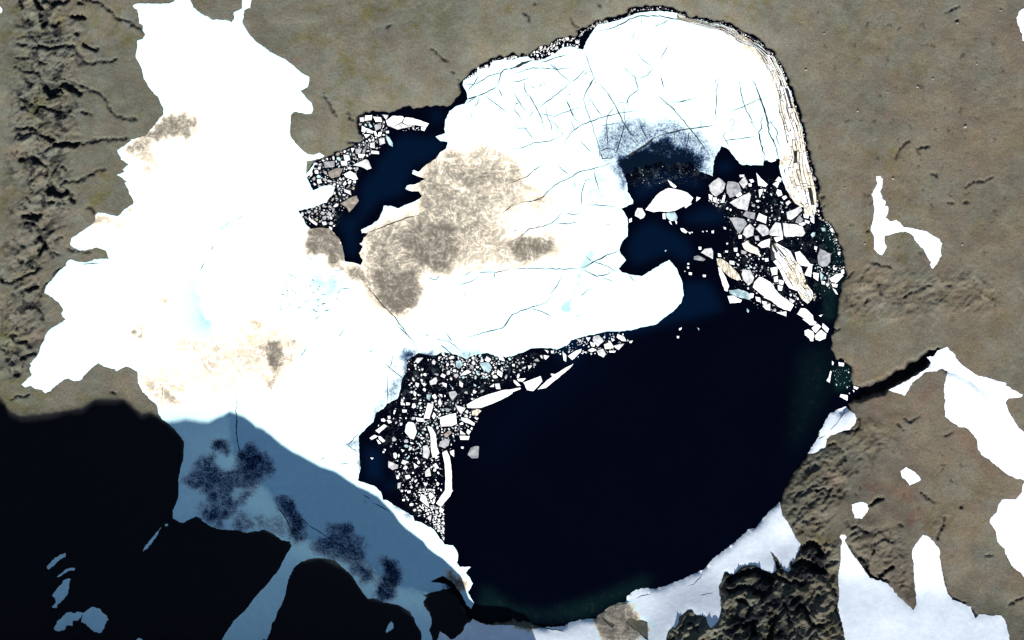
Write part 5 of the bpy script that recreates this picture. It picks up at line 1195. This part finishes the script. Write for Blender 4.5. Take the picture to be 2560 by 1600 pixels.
west_cuts = [ribbon(pts(a), w) for a, w in ( ("B0 1980,730 1965,760", 2), ("D1 180,180 230,280 300,390 350,500", 2.6), ("B0 780,990 850,980 960,970", 2.2))]
patch(west_snow, "snowfield", "great white snowfield on the land west of the lake, blue where shaded", west_cuts, 11.0, "snowfield")
cuts_sb = {"white snowbank with two cracks at the lake shore below the creek mouth": [ribbon(pts("C3 735,835 710,890 660,960 590,1040"), 1.9), ribbon(pts("C3 540,1080 500,1110 465,1120"), 2.2)],
  "small white snow patch cut by the left edge near the top left corner": [],
  "long snowbank curving along the south shore of the lake, grey on its upper slope": [ribbon(pts(a), 2.0) for a in ("D2 1175,1120 1220,1090 1310,1080", "D2 1650,1000 1720,980 1800,900", "D2 280,1395 380,1415 450,1420 520,1445", "D2 1770,1090 1840,1070 1900,1065")] + [pts(s_) for s_ in land_holes]}
for s_, lab in snow_patches:
    big_ = lab.startswith(("long snowfield", "large grey", "bright white snow patch with ragged"))
    c_ = cuts_sb.get(lab, [])
    patch(pts(s_), "snow_patch", lab, c_, 10.0 if 'long' in lab or 'large' in lab else 8.0, "snow patch", "snow patches left on the slopes", holes=len(land_holes) if "curving along" in lab else 0)

# ---------------------------------------------------------------- boulders on the eastern slope
def boulder(x, y, r, label):
    R = random.Random(int(x * 7 + y)); n = 9
    V = []; F = []
    for k_, (f, z) in enumerate(((1.0, -.5), (1.0, .25), (.8, .62), (.35, .85))):
        for i in range(n):
            a = 6.283 * i / n; q = r * f * R.uniform(.78, 1.15)
            V.append((q * math.cos(a), q * .85 * math.sin(a), z * r * R.uniform(.9, 1.1)))
    for k_ in range(3):
        for i in range(n):
            j = (i + 1) % n; F += [(k_ * n + i, k_ * n + j, (k_ + 1) * n + j), (k_ * n + i, (k_ + 1) * n + j, (k_ + 1) * n + i)]
    V.append((0, 0, r * .9)); F += [(3 * n + i, 3 * n + (i + 1) % n, 4 * n) for i in range(n)]
    o_ = link("boulder", mesh_np("boulder", V, F, [M_R]), label=label, category="boulder", group="pale boulders on the eastern slope")
    X, Y = W(x, y); o_.location = (X, Y, float(sample(H, x, y)))
for s_, r, lab in (("A3 358,660", 2.3, "pale boulder closest to the ice sheet's banded edge"), ("A3 530,318", 2.0, "pale oblong boulder high on the slope near the top of the ice"), ("A3 845,1050", 2.0, "pale boulder low in the middle of the upper right slope"), ("A3 1410,820", 2.4, "largest of the bright boulders in the centre of the upper right slope"), ("A3 1555,745", 2.0, "bright boulder just above the largest of the central ones"), ("A3 1785,220", 2.0, "boulder with a black shadow below the small crag at the top right"),
                   ("A3 1860,1200", 3.0, "wide flat boulder beside a dark hollow near the right edge"), ("A3 2195,100", 2.0, "pale boulder left of the snow patch in the top right corner"), ("A3 1970,605", 1.7, "small bright boulder level with the olive patches at right"), ("B3 1180,175", 2.2, "pale pink boulder right of the forked snow patch's tip"), ("A3 1130,870", 1.6, "small pale boulder at the left of the bright central group"), ("B3 1835,800", 2.0, "pale boulder right of the forked snow patch's lower arm"), ("B3 915,790", 1.9, "pale boulder left of the forked snow patch's foot"), ("B3 725,265", 1.8, "pale boulder between the banded ice and the forked patch")):
    p_ = pts(s_)[0]; boulder(p_[0], p_[1], r * .8, lab)
